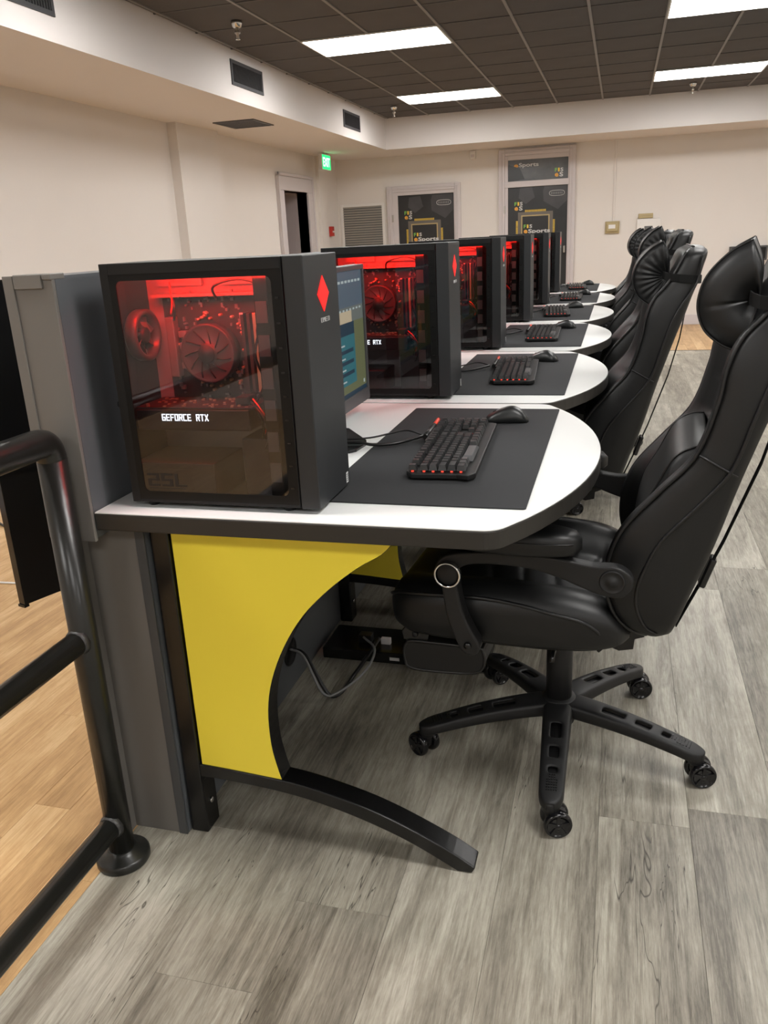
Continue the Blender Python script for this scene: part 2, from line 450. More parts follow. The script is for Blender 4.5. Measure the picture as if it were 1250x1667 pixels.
def lay(x0, x1, y0, y1, w_, l_, m, key, near, xoff=0.0, gap=.0003):
    rest = bmesh.new(); nrest = 0
    x = x0; i = 0
    rr = random.Random(key)
    first = (xoff if xoff else w_)
    while x < x1 - .01:
        ww = min(first if i == 0 else w_, x1 - x)
        y = y0 - rr.uniform(0, l_)
        while y < y1 - .01:
            ya, yb = max(y, y0), min(y + l_, y1)
            y += l_
            if yb - ya < .02: continue
            if near(x + ww / 2, ya, yb):
                o = bpy.data.objects.new('plank', plank_mesh(ww - gap, yb - ya - gap, m, key)); COL.objects.link(o)
                o.location = (x, ya, 0); o.parent = floor
            else:
                B(rest, x, x + ww - gap, ya, yb - gap, -.006, 0); nrest += 1
        x += ww; i += 1
    if nrest:
        o = finish('outer_planks', rest, m, floor); o['kind'] = 'stuff'
XB, YO = -.972, 8.72
lay(XB, XR, YB, YO, .1845, 1.2, M['plank'], 3, lambda x, ya, yb: yb > .7 and x < 1.2 + max(0, ya) * .12 and ya < 7.6 and x > -1, xoff=.054 + .1845)
lay(XL, XB, YB, YF, .092, .9, M['oplank'], 5, lambda x, ya, yb: yb > .5 and ya < 3.4 and x > -2.9)
lay(XB, XR, YO, YF, .092, .9, M['oplank'], 6, lambda x, ya, yb: -.2 < x < 1.7)
struct(box('trim_6', M['floorbase'], XB, XR, YO - .006, YO + .006, -.004, .002))

# ---- ceiling: black tiles in a grey grid
GX = [-2.19 + .4845 * k for k in range(-2, 15)]
GY0, GP = 6.03, .525
lights_xy = []
for ky in range(-4, 2):
    for kx in (0, 5, 10):
        lights_xy.append((GX[2 + kx], GY0 + ky * 5 * GP))
cells = set()
bmg, bmgx, bmt = bmesh.new(), bmesh.new(), bmesh.new()
tile_cache = {}
rows = [GY0 + GP * k for k in range(-19, 9)]
def is_light(x, y):
    return any(abs(x - lx) < .02 + .0 or abs(x - lx - .4845) < .02 for lx, ly in lights_xy if abs(y - ly) < .02)
for i in range(len(GX) - 1):
    for y in rows:
        xa, xb = max(GX[i], XS), min(GX[i + 1], XSR)
        ya, yb = max(y, YB), min(y + GP, YS)
        if xb - xa < .03 or yb - ya < .03 or is_light(GX[i], y): continue
        vis = ya > 4.3 and xb < 1.9
        if vis:
            k = (round(xb - xa, 3), round(yb - ya, 3))
            if k not in tile_cache:
                bm = bmesh.new(); B(bm, .008, xb - xa - .008, .003, yb - ya - .003, 0, .02)
                me = bpy.data.meshes.new('ceiling_tile'); bmesh.ops.recalc_face_normals(bm, faces=bm.faces); bm.to_mesh(me); bm.free(); me.materials.append(M['tile'])
                tile_cache[k] = me
            o = bpy.data.objects.new('ceiling_tile', tile_cache[k]); COL.objects.link(o); o.parent = ceil
            o.location = (xa, ya, ZC + .004 + random.uniform(0, .003))
        else:
            B(bmt, xa + .008, xb - .008, ya + .003, yb - .003, ZC + .004, ZC + .024)
o = finish('outer_tiles', bmt, M['tile'], ceil); o['kind'] = 'stuff'
for x in GX:
    if XS < x < XSR: B(bmg, x - .009, x + .009, YB, YS, ZC - .001, ZC + .028)
for y in rows:
    if YB < y < YS: B(bmgx, XS, XSR, y - .005, y + .005, ZC + .001, ZC + .028)
o = finish('grid_bars', bmg, M['grid'], ceil); o['kind'] = 'stuff'
o = finish('cross_bars', bmgx, M['gridx'], ceil); o['kind'] = 'stuff'
seen = {(0, 4): 'long bright ceiling light panel nearer the camera, left of the picture centre',
        (0, 5): 'far left ceiling light panel beside a sprinkler in the room corner',
        (5, 4): 'bright ceiling light panel cut by the top right of the photo',
        (5, 5): 'far right ceiling light panel above a hanging sprinkler'}
for n, (lx, ly) in enumerate(lights_xy):
    kx = round((lx - GX[2]) / .4845); ky = round((ly - GY0) / (5 * GP)) + 4
    lab = seen.get((kx, ky), 'ceiling light panel in the black tile ceiling, outside the photo')
    L = empty('ceiling_light', lab, 'light', 'rectangular ceiling light panels', (lx, ly, ZC - .004))
    W2, D2 = .969, (.56 if ky == 5 else .545)
    bm = bmesh.new(); t = .012
    B(bm, 0, W2, 0, t, -.003, .02); B(bm, 0, W2, D2 - t, D2, -.003, .02); B(bm, 0, t, t, D2 - t, -.003, .02); B(bm, W2 - t, W2, t, D2 - t, -.003, .02)
    finish('frame', bm, M['lampframe'], L)
    box('diffuser', M['lamp'], t, W2 - t, t, D2 - t, 0, .014, L)

# ---- vents in the left soffit, ceiling register, wall grille
def soffit_vent(y0, y1, z0, z1, label):
    e = empty('soffit_vent', label, 'air vent', 'dark air vents along the left soffit', (XS, y0, z0))
    W_, H_ = y1 - y0, z1 - z0
    bm = bmesh.new(); t = .022
    B(bm, .0, .008, 0, W_, 0, t); B(bm, .0, .008, 0, W_, H_ - t, H_); B(bm, .0, .008, 0, t, t, H_ - t); B(bm, .0, .008, W_ - t, W_, t, H_ - t)
    finish('frame', bm, M['ventdark'], e)
    box('back_plate', M['darkhole'], .0005, .002, t, W_ - t, t, H_ - t, e)
    bm = bmesh.new(); n = 26
    for k in range(n):
        yy = t + (W_ - 2 * t) * (k + .5) / n; B(bm, .002, .007, yy - .0025, yy + .0025, t, H_ - t)
    s = finish('vent_blades', bm, M['ventdark'], e); s['kind'] = 'stuff'
soffit_vent(3.40, 3.99, 2.295, 2.45, 'nearest dark soffit vent, cut off by the top left corner')
soffit_vent(5.99, 6.55, 2.283, 2.447, 'middle dark vent in the left soffit, left of the nearer light panel')
soffit_vent(8.56, 9.12, 2.268, 2.426, 'farthest dark soffit vent, nearest the room corner')
e = empty('ceiling_register', 'dark square register flush in the underside of the left soffit', 'air vent', loc=(-3.33, 6.9, ZS))
bm = bmesh.new()
for a in ((0, .37, 0, .02), (0, .37, .42, .44), (0, .02, .02, .42), (.35, .37, .02, .42)): B(bm, a[0], a[1], a[2], a[3], -.008, 0)
finish('frame', bm, M['ventdark'], e)
bm = bmesh.new()
for k in range(14): B(bm, .02, .35, .03 + k * .028, .045 + k * .028, -.006, -.001)
s = finish('vent_blades', bm, M['ventdark'], e); s['kind'] = 'stuff'
box('back_plate', M['darkhole'], .02, .35, .02, .42, -.0009, -.0003, e)

e = empty('wall_grille', 'grey louvered return air grille on the far wall left of the doors', 'air vent', loc=(-3.60, YF, .9))
bm = bmesh.new(); W_, H_ = .60, .735
for a in ((0, .035, 0, H_), (W_ - .035, W_, 0, H_), (.035, W_ - .035, 0, .035), (.035, W_ - .035, H_ - .035, H_)): B(bm, a[0], a[1], -.015, 0, a[2], a[3])
finish('frame', bm, M['whitebox'], e, bevel=.003)
box('back_plate', M['greybox'], .035, W_ - .035, -.003, -.0005, .035, H_ - .035, e)
for k in range(22):
    z = .045 + k * .0303
    o = box('slat', M['louver'], .035, W_ - .035, -.0125, -.0095, -.011, .011, e, mtx=Matrix.Translation((0, 0, z + .012)) @ Matrix.Translation((0, -.011, 0)) @ Matrix.Rotation(.6, 4, 'X') @ Matrix.Translation((0, .011, 0)))

# ---- doors on the far wall
def frame_pieces(bm, x0, x1, z1, w_, y, d, z0=0):
    B(bm, x0, x0 + w_, y - d, y, z0, z1); B(bm, x1 - w_, x1, y - d, y, z0, z1); B(bm, x0 + w_, x1 - w_, y - d, y, z1 - w_, z1)
def quadplate(name, m, pts, y, parent, d=.0012):
    bm = bmesh.new(); prism(bm, pts, y - d, y); return finish(name, bm, m, parent)
def logo(parent, x, z, w_, y, small=False, dim=False):
    """'F1S eSports' or the small stacked 'F1S eS'; x,z left bottom; w_ overall width"""
    g = M['lgrey'] if not dim else M['ldim']
    if small:
        c = w_ / 3
        letters('lettering', 'F', M['lgreen'], c * .85, c * 1.25, FRONT(x, y, z + c * 1.7), parent, bold=.03)
        letters('lettering', '1', M['lyel'], c * .6, c * 1.25, FRONT(x + c * 1.1, y, z + c * 1.7), parent)
        letters('lettering', 'S', M['lgrey'], c * .95, c * 1.25, FRONT(x + c * 2.0, y, z + c * 1.7), parent, bold=.03)
        letters('lettering', 'e', M['lorange'], c * 1.3, c * 1.25, FRONT(x, y, z), parent, bold=.04)
        letters('lettering', 'S', M['lgrey'], c * 1.3, c * 1.5, FRONT(x + c * 1.65, y, z), parent, bold=.03)
        return
    u = w_ / 6.0
    letters('lettering', 'F', M['lgreen'], u * .50, u * .78, FRONT(x, y, z + u * 1.12), parent, bold=.03)
    letters('lettering', '1', M['lyel'], u * .38, u * .78, FRONT(x + u * .70, y, z + u * 1.12), parent)
    letters('lettering', 'S', g, u * .6, u * .78, FRONT(x + u * 1.3, y, z + u * 1.12), parent, bold=.03)
    letters('lettering', 'e', M['lorange'], u * .85, u * .78, FRONT(x, y, z), parent, bold=.04)
    letters('lettering', 'Sports', g, u * 4.95, u * 1.15, FRONT(x + u * 1.0, y, z - u * .25), parent, bold=.03)
def poster(parent, x0, x1, z0, z1, y):
    p = box('poster', M['poster'], x0, x1, y - .003, y, z0, z1, parent)
    yy = y - .0035; W_ = x1 - x0
    X = lambda f: x0 + W_ * f
    Z = lambda f: z1 - W_ * f           # measured down from the top in poster widths
    hexp = [(X(.62), Z(.02)), (X(.98), Z(.02)), (X(.99), Z(.27)), (X(.84), Z(.41)), (X(.60), Z(.27)), (X(.59), Z(.10))]
    quadplate('hexagon_print', M['postershape'], hexp, yy, p)
    quadplate('hexagon_print', M['postershape'], [(X(.20), Z(.04)), (X(.40), Z(.02)), (X(.45), Z(.2)), (X(.3), Z(.3)), (X(.18), Z(.2))], yy, p)
    # chip frame
    f0, f1, ft = .17, .76, .43
    quadplate('chip_frame', M['chipbrown'], [(X(f0), z0 + .001), (X(f1), z0 + .001), (X(f1), Z(ft)), (X(f0), Z(ft))], yy - .001, p)
    quadplate('chip_border', M['chipgold'], [(X(f0 + .055), z0 + .001), (X(f1 - .055), z0 + .001), (X(f1 - .055), Z(ft + .05)), (X(f0 + .055), Z(ft + .05))], yy - .002, p)
    quadplate('chip_face', M['chipblack'], [(X(f0 + .075), z0 + .001), (X(f1 - .075), z0 + .001), (X(f1 - .075), Z(ft + .07)), (X(f0 + .075), Z(ft + .07))], yy - .003, p)
    bm = bmesh.new(); n = 16
    for k in range(n):
        a = .29 + .36 * k / n
        B(bm, X(a), X(a + .012), yy - .0025, yy - .001, Z(ft), Z(ft - .035))
    k = 0
    while Z(.57 + k * .022) > z0 + .02 and k < 40:
        zz = Z(.57 + k * .022)
        for xa in (f0 - .035, f1): B(bm, X(xa), X(xa + .035), yy - .0025, yy - .001, zz - W_ * .012, zz)
        k += 1
    s = finish('chip_pins', bm, M['lyel'], p)
    logo(p, X(.11), Z(.40), W_ * .14, yy - .0022, small=True)
    logo(p, X(f0 + .10), Z(.775), W_ * .45, yy - .0045)
    # small outlined badge, upper right
    bm = bmesh.new(); cx, cz = X(.82), Z(.15)
    pts = [(cx + W_ * .125 * math.copysign(abs(math.cos(t)) ** .6, math.cos(t)), yy - .0022, cz + W_ * .042 * math.copysign(abs(math.sin(t)) ** .7, math.sin(t))) for t in [2 * PI * k / 28 for k in range(28)]]
    T(bm, pts, .0032, 5, closed=True); finish('badge_outline', bm, M['lgrey'], p)
    bm = bmesh.new()
    for k in range(7): B(bm, cx - W_ * .10 + k * W_ * .029, cx - W_ * .10 + k * W_ * .029 + W_ * .017, yy - .003, yy - .001, cz - W_ * .018, cz + W_ * .018)
    finish('badge_print', bm, M['ldim'], p)
    return p
def far_door(name, x0, x1, zt, gx0, gx1, gz1, transom=None):
    d = empty(name); struct(d)
    bm = bmesh.new(); fw = .075
    frame_pieces(bm, x0, x1, zt, fw, YF, .045)
    finish('door_frame', bm, M['trimw'], d, bevel=.006)
    bm = bmesh.new(); frame_pieces(bm, x0 + fw * .45, x1 - fw * .45, zt - fw * .45, .012, YF - .045, .012)
    finish('frame_moulding', bm, M['trimw'], d, bevel=.003)
    bm = bmesh.new(); a, b = x0 + fw, x1 - fw
    top = zt - fw
    lz = (transom[0] - .03 - .04) if transom else top
    # leaf: stiles and rails round the glass
    B(bm, a, gx0, YF - .03, YF, 0, lz); B(bm, gx1, b, YF - .03, YF, 0, lz); B(bm, gx0, gx1, YF - .03, YF, gz1, lz); B(bm, gx0, gx1, YF - .03, YF, 0, .22)
    finish('door_leaf', bm, M['trimw'], d, bevel=.003)
    poster(d, gx0, gx1, .22, gz1, YF - .008)
    for hz in (.45, gz1 - .32): box('hinge', M['steel'], a - .012, a + .008, YF - .05, YF - .03, hz, hz + .09, d)
    box('door_handle', M['steel'], b - .055, b - .03, YF - .07, YF - .03, .92, 1.0, d, bevel=.004)
    if transom:
        t0, t1 = transom
        bm = bmesh.new(); B(bm, a, b, YF - .04, YF, lz, t0); B(bm, a, gx0, YF - .03, YF, t0, top); B(bm, gx1, b, YF - .03, YF, t0, top); B(bm, gx0, gx1, YF - .03, YF, t1, top)
        finish('transom_frame', bm, M['trimw'], d, bevel=.003)
        p = box('transom_poster', M['posterg'], gx0, gx1, YF - .011, YF - .008, t0, t1, d)
        W_ = gx1 - gx0
        quadplate('dark_print', M['poster'], [(gx0, t0), (gx0 + W_ * .28, t0 + .02), (gx0 + W_ * .2, t0 + (t1 - t0) * .6), (gx0, t0 + (t1 - t0) * .8)], YF - .0115, p)
        letters('lettering', 'e', M['lorange'], W_ * .07, .035, FRONT(gx0 + W_ * .10, YF - .012, t1 - .085), p, bold=.04)
        letters('lettering', 'Sports', M['lgrey'], W_ * .33, .06, FRONT(gx0 + W_ * .18, YF - .012, t1 - .097), p, bold=.02)
        logo(p, gx0 + W_ * .78, t0 + .025, W_ * .14, YF - .012, small=True)
far_door('door_1', -1.50, -.565, 2.155, -1.386, -.655, 1.735, (1.785, 2.03))
far_door('door_2', -2.955, -1.985, 1.82, -2.81, -2.075, 1.705)
# alcove door in the left wall
d3 = struct(empty('door_3'))
bm = bmesh.new()
for a in ((9.10 - .17, 9.10, 0, 1.75), (9.87, 9.87 + .17, 0, 1.75), (9.10 - .17, 9.87 + .17, 1.75, 1.90)): B(bm, XL, XL + .03, *a)
finish('door_frame', bm, M['trimw'], d3, bevel=.006)
bm = bmesh.new()
for a in ((9.10 - .17, 9.10 - .14, 0, 1.93), (9.87 + .14, 9.87 + .17, 0, 1.93), (9.10 - .17, 9.87 + .17, 1.90, 1.93)): B(bm, XL + .03, XL + .045, *a)
finish('frame_moulding', bm, M['trimw'], d3, bevel=.004)
bm = bmesh.new(); XA = XL - .75
B(bm, XA, XL - .0, 9.87, 9.92, 0, 1.80); B(bm, XA, XL, 9.05, 9.10, 0, 1.80); B(bm, XA, XL, 9.05, 9.92, 1.75, 1.80); B(bm, XA - .05, XA, 9.05, 9.92, 0, 1.80); B(bm, XA, XL, 9.05, 9.92, -.006, 0)
finish('alcove', bm, M['dooralc'], d3)
box('door_leaf', M['greybox'], XA, XA + .03, 9.12, 9.46, .01, 1.70, d3, bevel=.003)
box('door_leaf', M['greybox'], XA, XA + .03, 9.49, 9.85, .01, 1.70, d3, bevel=.003)
box('door_stile', M['dooralc'], XA + .03, XA + .05, 9.45, 9.50, 0, 1.72, d3)

# ---- small wall fittings
e = empty('exit_sign', 'green lit exit sign hanging under the soffit above the alcove door', 'exit sign', loc=(-3.42, 9.84, 2.0))
box('housing', M['signbody'], -.02, .02, -.01, .30, -.01, .165, e, bevel=.004)
box('lit_face', M['exitg'], .02, .022, .0, .29, .0, .155, e)
letters('lettering', 'EXIT', M['exitw'], .24, .10, RIGHT(.0222, .025, .028), e, bold=.02)
turned('ceiling_stem', M['signbody'], [(.0, 0), (.012, 0), (.012, .016), (.03, .0165), (.03, .02), (0, .02)], (0, .145, .16), parent=e, seg=12)
e = empty('fire_alarm_pull', 'small red fire alarm pull box on the left wall near the corner', 'fire alarm', loc=(XL, 10.62, 1.25))
box('box', M['redbox'], 0, .045, 0, .085, 0, .12, e, bevel=.004)
box('pull_bar', M['whitebox'], .045, .052, .01, .075, .045, .065, e)
e = empty('thermostat_cover', 'beige clear-lidded box on the far wall at the foot of the conduit', 'thermostat', loc=(-.195, YF, 1.12))
box('back_box', M['beige'], 0, .17, -.03, 0, 0, .14, e, bevel=.006)
box('lid', M['beige'], .015, .155, -.05, -.03, .02, .125, e, bevel=.008)
box('window', M['sticker'], .04, .12, -.0515, -.05, .055, .10, e)
e = empty('wall_conduit', 'thin painted conduit running down the far wall to a beige box', 'conduit', loc=(-.113, YF, 1.26))
box('channel', M['wall'], 0, .022, -.014, 0, 0, ZS - 1.26, e, bevel=.003)
e = empty('control_panel', 'white metal box with a small grey display on the far wall', 'control panel', loc=(.175, YF, .985))
box('case', M['whitebox'], 0, .275, -.05, 0, 0, .285, e, bevel=.006)
box('cover', M['whitebox'], .035, .235, -.06, -.05, .035, .25, e, bevel=.004)
box('display', M['greybox'], .09, .185, -.0615, -.06, .15, .20, e)
e = empty('beige_wall_box', 'small beige box on top of the white panel on the far wall', 'electrical box', loc=(.19, YF, 1.275))
box('case', M['beige'], 0, .17, -.045, 0, 0, .055, e, bevel=.005)
box('seam', M['chipbrown'], 0.002, .168, -.0455, -.045, .026, .028, e)
e = empty('motion_sensor', 'little white motion sensor high on the far wall between the two doors', 'sensor', loc=(-1.86, YF, 2.075))
box('body', M['whitebox'], 0, .075, -.045, 0, 0, .10, e, bevel=.012)
box('lens', M['trimw'], .015, .06, -.05, -.045, .02, .055, e, bevel=.004)
e = empty('dark_wall_screen', 'small dark framed screen low on the far wall beside the nearest chair', 'screen', loc=(1.25, YF, .74))
box('frame', M['moni'], 0, .42, -.05, 0, 0, .165, e, bevel=.004)
box('panel', M['tint'], .03, .40, -.052, -.05, .02, .145, e)
def sprinkler(x, y, lab):
    e = empty('sprinkler', lab, 'sprinkler', 'chrome ceiling sprinklers', (x, y, ZC))
    turned('escutcheon', M['chrome'], [(0, 0), (.036, 0), (.034, -.012), (.026, -.03), (.02, -.034), (0, -.034)], (0, 0, 0), parent=e, seg=16)
    turned('stem', M['steel'], [(0, -.034), (.010, -.034), (.010, -.05), (.018, -.055), (.018, -.065), (.009, -.07), (.008, -.095), (0, -.095)], (0, 0, 0), parent=e, seg=12)
    turned('deflector', M['chrome'], [(0, -.095), (.014, -.096), (.014, -.10), (0, -.101)], (0, 0, 0), parent=e, seg=12)
sprinkler(-2.35, 5.35, 'chrome sprinkler left of the nearer light panel')
sprinkler(-2.37, 9.28, 'small sprinkler at the room corner beside the far left light')
sprinkler(.624, 9.55, 'sprinkler hanging below the far right light panel')

# ================================================================ DIVIDER
YE = 1.225 + 1.035 * 6
dv = empty('divider_wall', 'long grey laminate divider behind the whole row of desks', 'divider', loc=(-.955, 1.22, 0))
ox, oy = -.955, 1.22
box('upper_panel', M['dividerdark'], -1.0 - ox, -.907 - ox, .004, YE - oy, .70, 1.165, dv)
box('end_panel', M['divider'], -1.0 - ox, -.907 - ox, -.004, .004, .695, 1.166, dv, bevel=.0012)
box('end_strip', M['divider'], -1.002 - ox, -.982 - ox, -.0075, -.004, .70, 1.168, dv, bevel=.001)
box('end_cap', M['divider'], -.980 - ox, -.925 - ox, -.009, .03, 1.146, 1.1695, dv, bevel=.0015)
box('corner_cap', M['divider'], -.923 - ox, -.906 - ox, -.009, .03, 1.160, 1.1695, dv, bevel=.0015)
box('lower_box', M['divider'], -.998 - ox, -.850 - ox, 1.283 - oy, YE - oy, 0, .694, dv)
box('edge_strip', M['moni'], -.868 - ox, -.8485 - ox, 1.2795 - oy, 1.2845 - oy, 0, .694, dv, bevel=.001)
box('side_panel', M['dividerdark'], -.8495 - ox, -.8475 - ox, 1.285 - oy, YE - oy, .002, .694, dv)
box('end_leg', M['divider'], -1.0 - ox, -.975 - ox, 1.225 - oy, 1.284 - oy, 0, .70, dv)
lathe_bm = bmesh.new(); lathe(lathe_bm, [(0, .0015), (.038, .0015), (.042, .004), (.042, .0), (0, 0)], (-.8475 - ox, 1.90 - oy, .115), 'X', 20)
finish('grommet', lathe_bm, M['cable'], dv)
bm = bmesh.new(); B(bm, -.8474 - ox, -.8455 - ox, 2.19 - oy, 2.205 - oy, .17, .20); B(bm, -.8474 - ox, -.846 - ox, 2.205 - oy, 2.25 - oy, .182, .187); B(bm, -.8474 - ox, -.846 - ox, 2.215 - oy, 2.22 - oy, .165, .20)
finish('white_clip', bm, M['sticker'], dv)

# black panel on the far side of the divider
e = empty('black_side_panel', 'tall black curved panel on the far side of the divider, at the left edge', 'panel', loc=(-1.257, 1.40, .455))
ring = [Vector((0, 0, 0)), Vector((.035, .09, 0)), Vector((.07, .16, 0)), Vector((.12, .22, 0)), Vector((.19, .26, 0))]
cur = cat_rom(ring, 5)
bm = bmesh.new(); th = .022
outer = [(p.x, p.y) for p in cur]; inner = [(p.x - th * .95, p.y + th * .3) for p in cur][::-1]
prism(bm, outer + inner, 0, .70, 'XY')
finish('curved_shell', bm, M['tint'], e, bevel=.0012)
bm = bmesh.new(); prism(bm, [(-th, .004), (0, -.002), (.003, .01), (-th + .004, .016)], -.006, .0, 'XY'); finish('bottom_lip', bm, M['bmetal'], e)
o = tube('floor_cable', M['cable'], cat_rom([(-3.2, 3.35, .006), (-2.9, 3.12, .006), (-2.6, 2.95, .006), (-2.2, 2.9, .006)], 6), .006)
tag(o, 'thin dark cable lying on the honey wood floor behind the rail', 'cable')
o = tube('floor_cable', M['sticker'], cat_rom([(-2.75, 2.60, .004), (-2.5, 2.45, .004), (-2.2, 2.42, .004), (-1.8, 2.5, .004)], 6), .004)
tag(o, 'thin white cable lying on the honey wood floor behind the rail', 'cable')

# ================================================================ RAILING
rl = empty('pipe_railing', 'black painted steel pipe railing at the left edge of the photo', 'railing', loc=(-.945, 1.185, 0))
r_ = .0255
bm = bmesh.new()
T(bm, [(0, 0, .01), (0, 0, .86)] , r_, 20)
finish('post', bm, M['rail'], rl, smooth=True)
elbow = [(0, 0, .86), (0, -.004, .878), (0, -.014, .889), (0, -.03, .893)]
bm = bmesh.new(); T(bm, cat_rom(elbow, 4) + [Vector((0, -.2, .893)), Vector((0, -1.6, .893))], r_, 20)
finish('top_rail', bm, M['rail'], rl, smooth=True)
for z in (.512, .097):
    bm = bmesh.new(); T(bm, [(0, -.01, z), (0, -1.6, z)], .0225, 18)
    q = finish('mid_rail' if z > .3 else 'bottom_rail', bm, M['rail'], rl, smooth=True)
    bm = bmesh.new(); T(bm, [(0, -.018, z), (0, -.030, z)], [.027, .0235], 14); finish('weld', bm, M['weld'], q)
turned('base_flange', M['rail'], [(0, 0), (.052, 0), (.054, .004), (.054, .016), (.050, .020), (.034, .024), (.030, .030), (r_ + .002, .032), (0, .032)], (0, 0, 0), parent=rl, seg=36)
box('far_post', M['rail'], -r_, r_, -1.65, -1.60, 0, .918, rl, bevel=.02, seg=4)

# ================================================================ DESK
YD = 1.222                      # front edge of desk 0
PITCH = 1.035
DX0, DXC = -.906, -.172         # rear edge, start of the rounded end
def desk_outline(inset=0.0, n=26):
    """local: x as in the world, y 0..1.02"""
    Wd = 1.022; s = .150; h = Wd / 2; R = (h * h + s * s) / (2 * s)
    arc = []
    a = math.asin(h / R)
    for k in range(n + 1):
        t = -a + 2 * a * k / n
        arc.append(Vector((DXC + s - R + R * math.cos(t), h + R * math.sin(t))))
    def fillet(p, d1, d2, r):
        # p corner, d1 incoming direction point, d2 outgoing
        u = (d1 - p).normalized(); v = (d2 - p).normalized()
        ang = math.acos(max(-1, min(1, u.dot(v)))); t = r / math.tan(ang / 2)
        c = p + (u + v).normalized() * (r / math.sin(ang / 2))
        a0, a1 = p + u * t, p + v * t
        out = []
        for k in range(7):
            q = (a0.lerp(a1, k / 6) - c).normalized() * r + c; out.append(q)
        return out
    P0, P1 = Vector((DX0, 0)), Vector((DX0, Wd))
    f1 = fillet(arc[0], P0, arc[3], .045); f2 = fillet(arc[-1], arc[-4], P1, .045)
    mid = arc[2:-2]
    pts = [P0] + f1 + mid + f2 + [P1]
    if inset:
        c = Vector((-.5, h)); out = []
        m = len(pts)
        for i in range(m):
            d = (pts[(i + 1) % m] - pts[i - 1]).normalized(); nn = Vector((-d.y, d.x))
            out.append(pts[i] + nn * inset)
        pts = out
    return [(p.x, p.y) for p in pts]
desk_labels = ['white half-round gaming desk nearest the camera, full yellow side panel in view',
               'second white desk from the camera, its yellow panel peeking under the first',
               'third white desk from the camera in the row',
               'fourth white desk from the camera in the row',
               'fifth white desk from the camera, one before the farthest',
               'sixth and farthest white desk at the end of the row']
def make_desk():
    d = empty('gaming_desk', desk_labels[0], 'desk', 'white desks joined in a row', (0, YD, 0))
    bm = bmesh.new(); prism(bm, desk_outline(.0015), .744, .7505, 'XY'); finish('desk_top', bm, M['white'], d, bevel=.0008)
    bm = bmesh.new(); prism(bm, desk_outline(.0), .7155, .7492, 'XY'); finish('edge_band', bm, M['edge'], d, bevel=.003)
    bm = bmesh.new(); prism(bm, [(DX0 + .06, .055), (-.33, .055), (-.33, .10), (DX0 + .06, .10)], .700, .7155, 'XY'); finish('support_rail', bm, M['bmetal'], d, bevel=.002)
    # end frame: upright tube, yellow panel with a concave curve, curved foot
    yl = .078
    box('upright', M['bmetal'], -.845, -.806, yl - .006, yl + .04, .0, .7155, d, bevel=.003)
    box('lower_bracket', M['bmetal'], -.842, -.8055, yl - .004, yl + .048, 0.0, .13, d, bevel=.003)
    turned('bolt', M['chrome'], [(0, .003), (.006, .003), (.007, 0), (0, 0)], (-.8055, yl + .022, .065), 'X', d, 12)
    curve = cat_rom([(-.345, .7155), (-.356, .700), (-.385, .668), (-.430, .640), (-.488, .594), (-.545, .535), (-.590, .465), (-.622, .390), (-.637, .320), (-.638, .240), (-.628, .180), (-.620, .150)], 4)
    curve = [(p[0], p[1]) for p in [(v.x, v.y) for v in curve]]
    curve[0] = (-.34, .7155)
    panel = [(-.802, .170), (-.802, .7155)] + [(x - .0015, z) for x, z in curve[:-1]] + [(-.6235, .157)]
    bm = bmesh.new(); prism(bm, panel, yl, yl + .018); finish('yellow_panel', bm, M['yellow'], d)
    # curved rim behind the panel edge
    rim = [(x, z) for x, z in curve]; back = [(x - .010, z + .003) for x, z in curve][::-1]
    bm = bmesh.new(); prism(bm, rim + back, yl + .001, yl + .045); finish('panel_rim', bm, M['bmetal'], d)
    ft = cat_rom([(-.812, .172), (-.740, .168), (-.660, .162), (-.611, .158), (-.560, .150), (-.500, .136), (-.440, .119), (-.380, .096), (-.320, .068), (-.270, .042), (-.226, .014)], 3)
    fb = cat_rom([(-.812, .142), (-.740, .140), (-.660, .134), (-.611, .128), (-.560, .119), (-.500, .104), (-.440, .085), (-.380, .062), (-.330, .038), (-.290, .016), (-.262, .0)], 3)
    outl = [(v.x, v.y) for v in ft] + [(-.2335, .0)] + [(v.x, v.y) for v in fb][::-1]
    bm = bmesh.new(); prism(bm, outl, yl - .004, yl + .046); finish('curved_foot', bm, M['bmetal'], d, bevel=.0035, seg=3)
    return d
desk = make_desk()
desks = [desk]
for k in range(1, 6):
    c = copy_tree(desk); c.location = (0, YD + PITCH * k, 0); c['label'] = desk_labels[k]; desks.append(c)

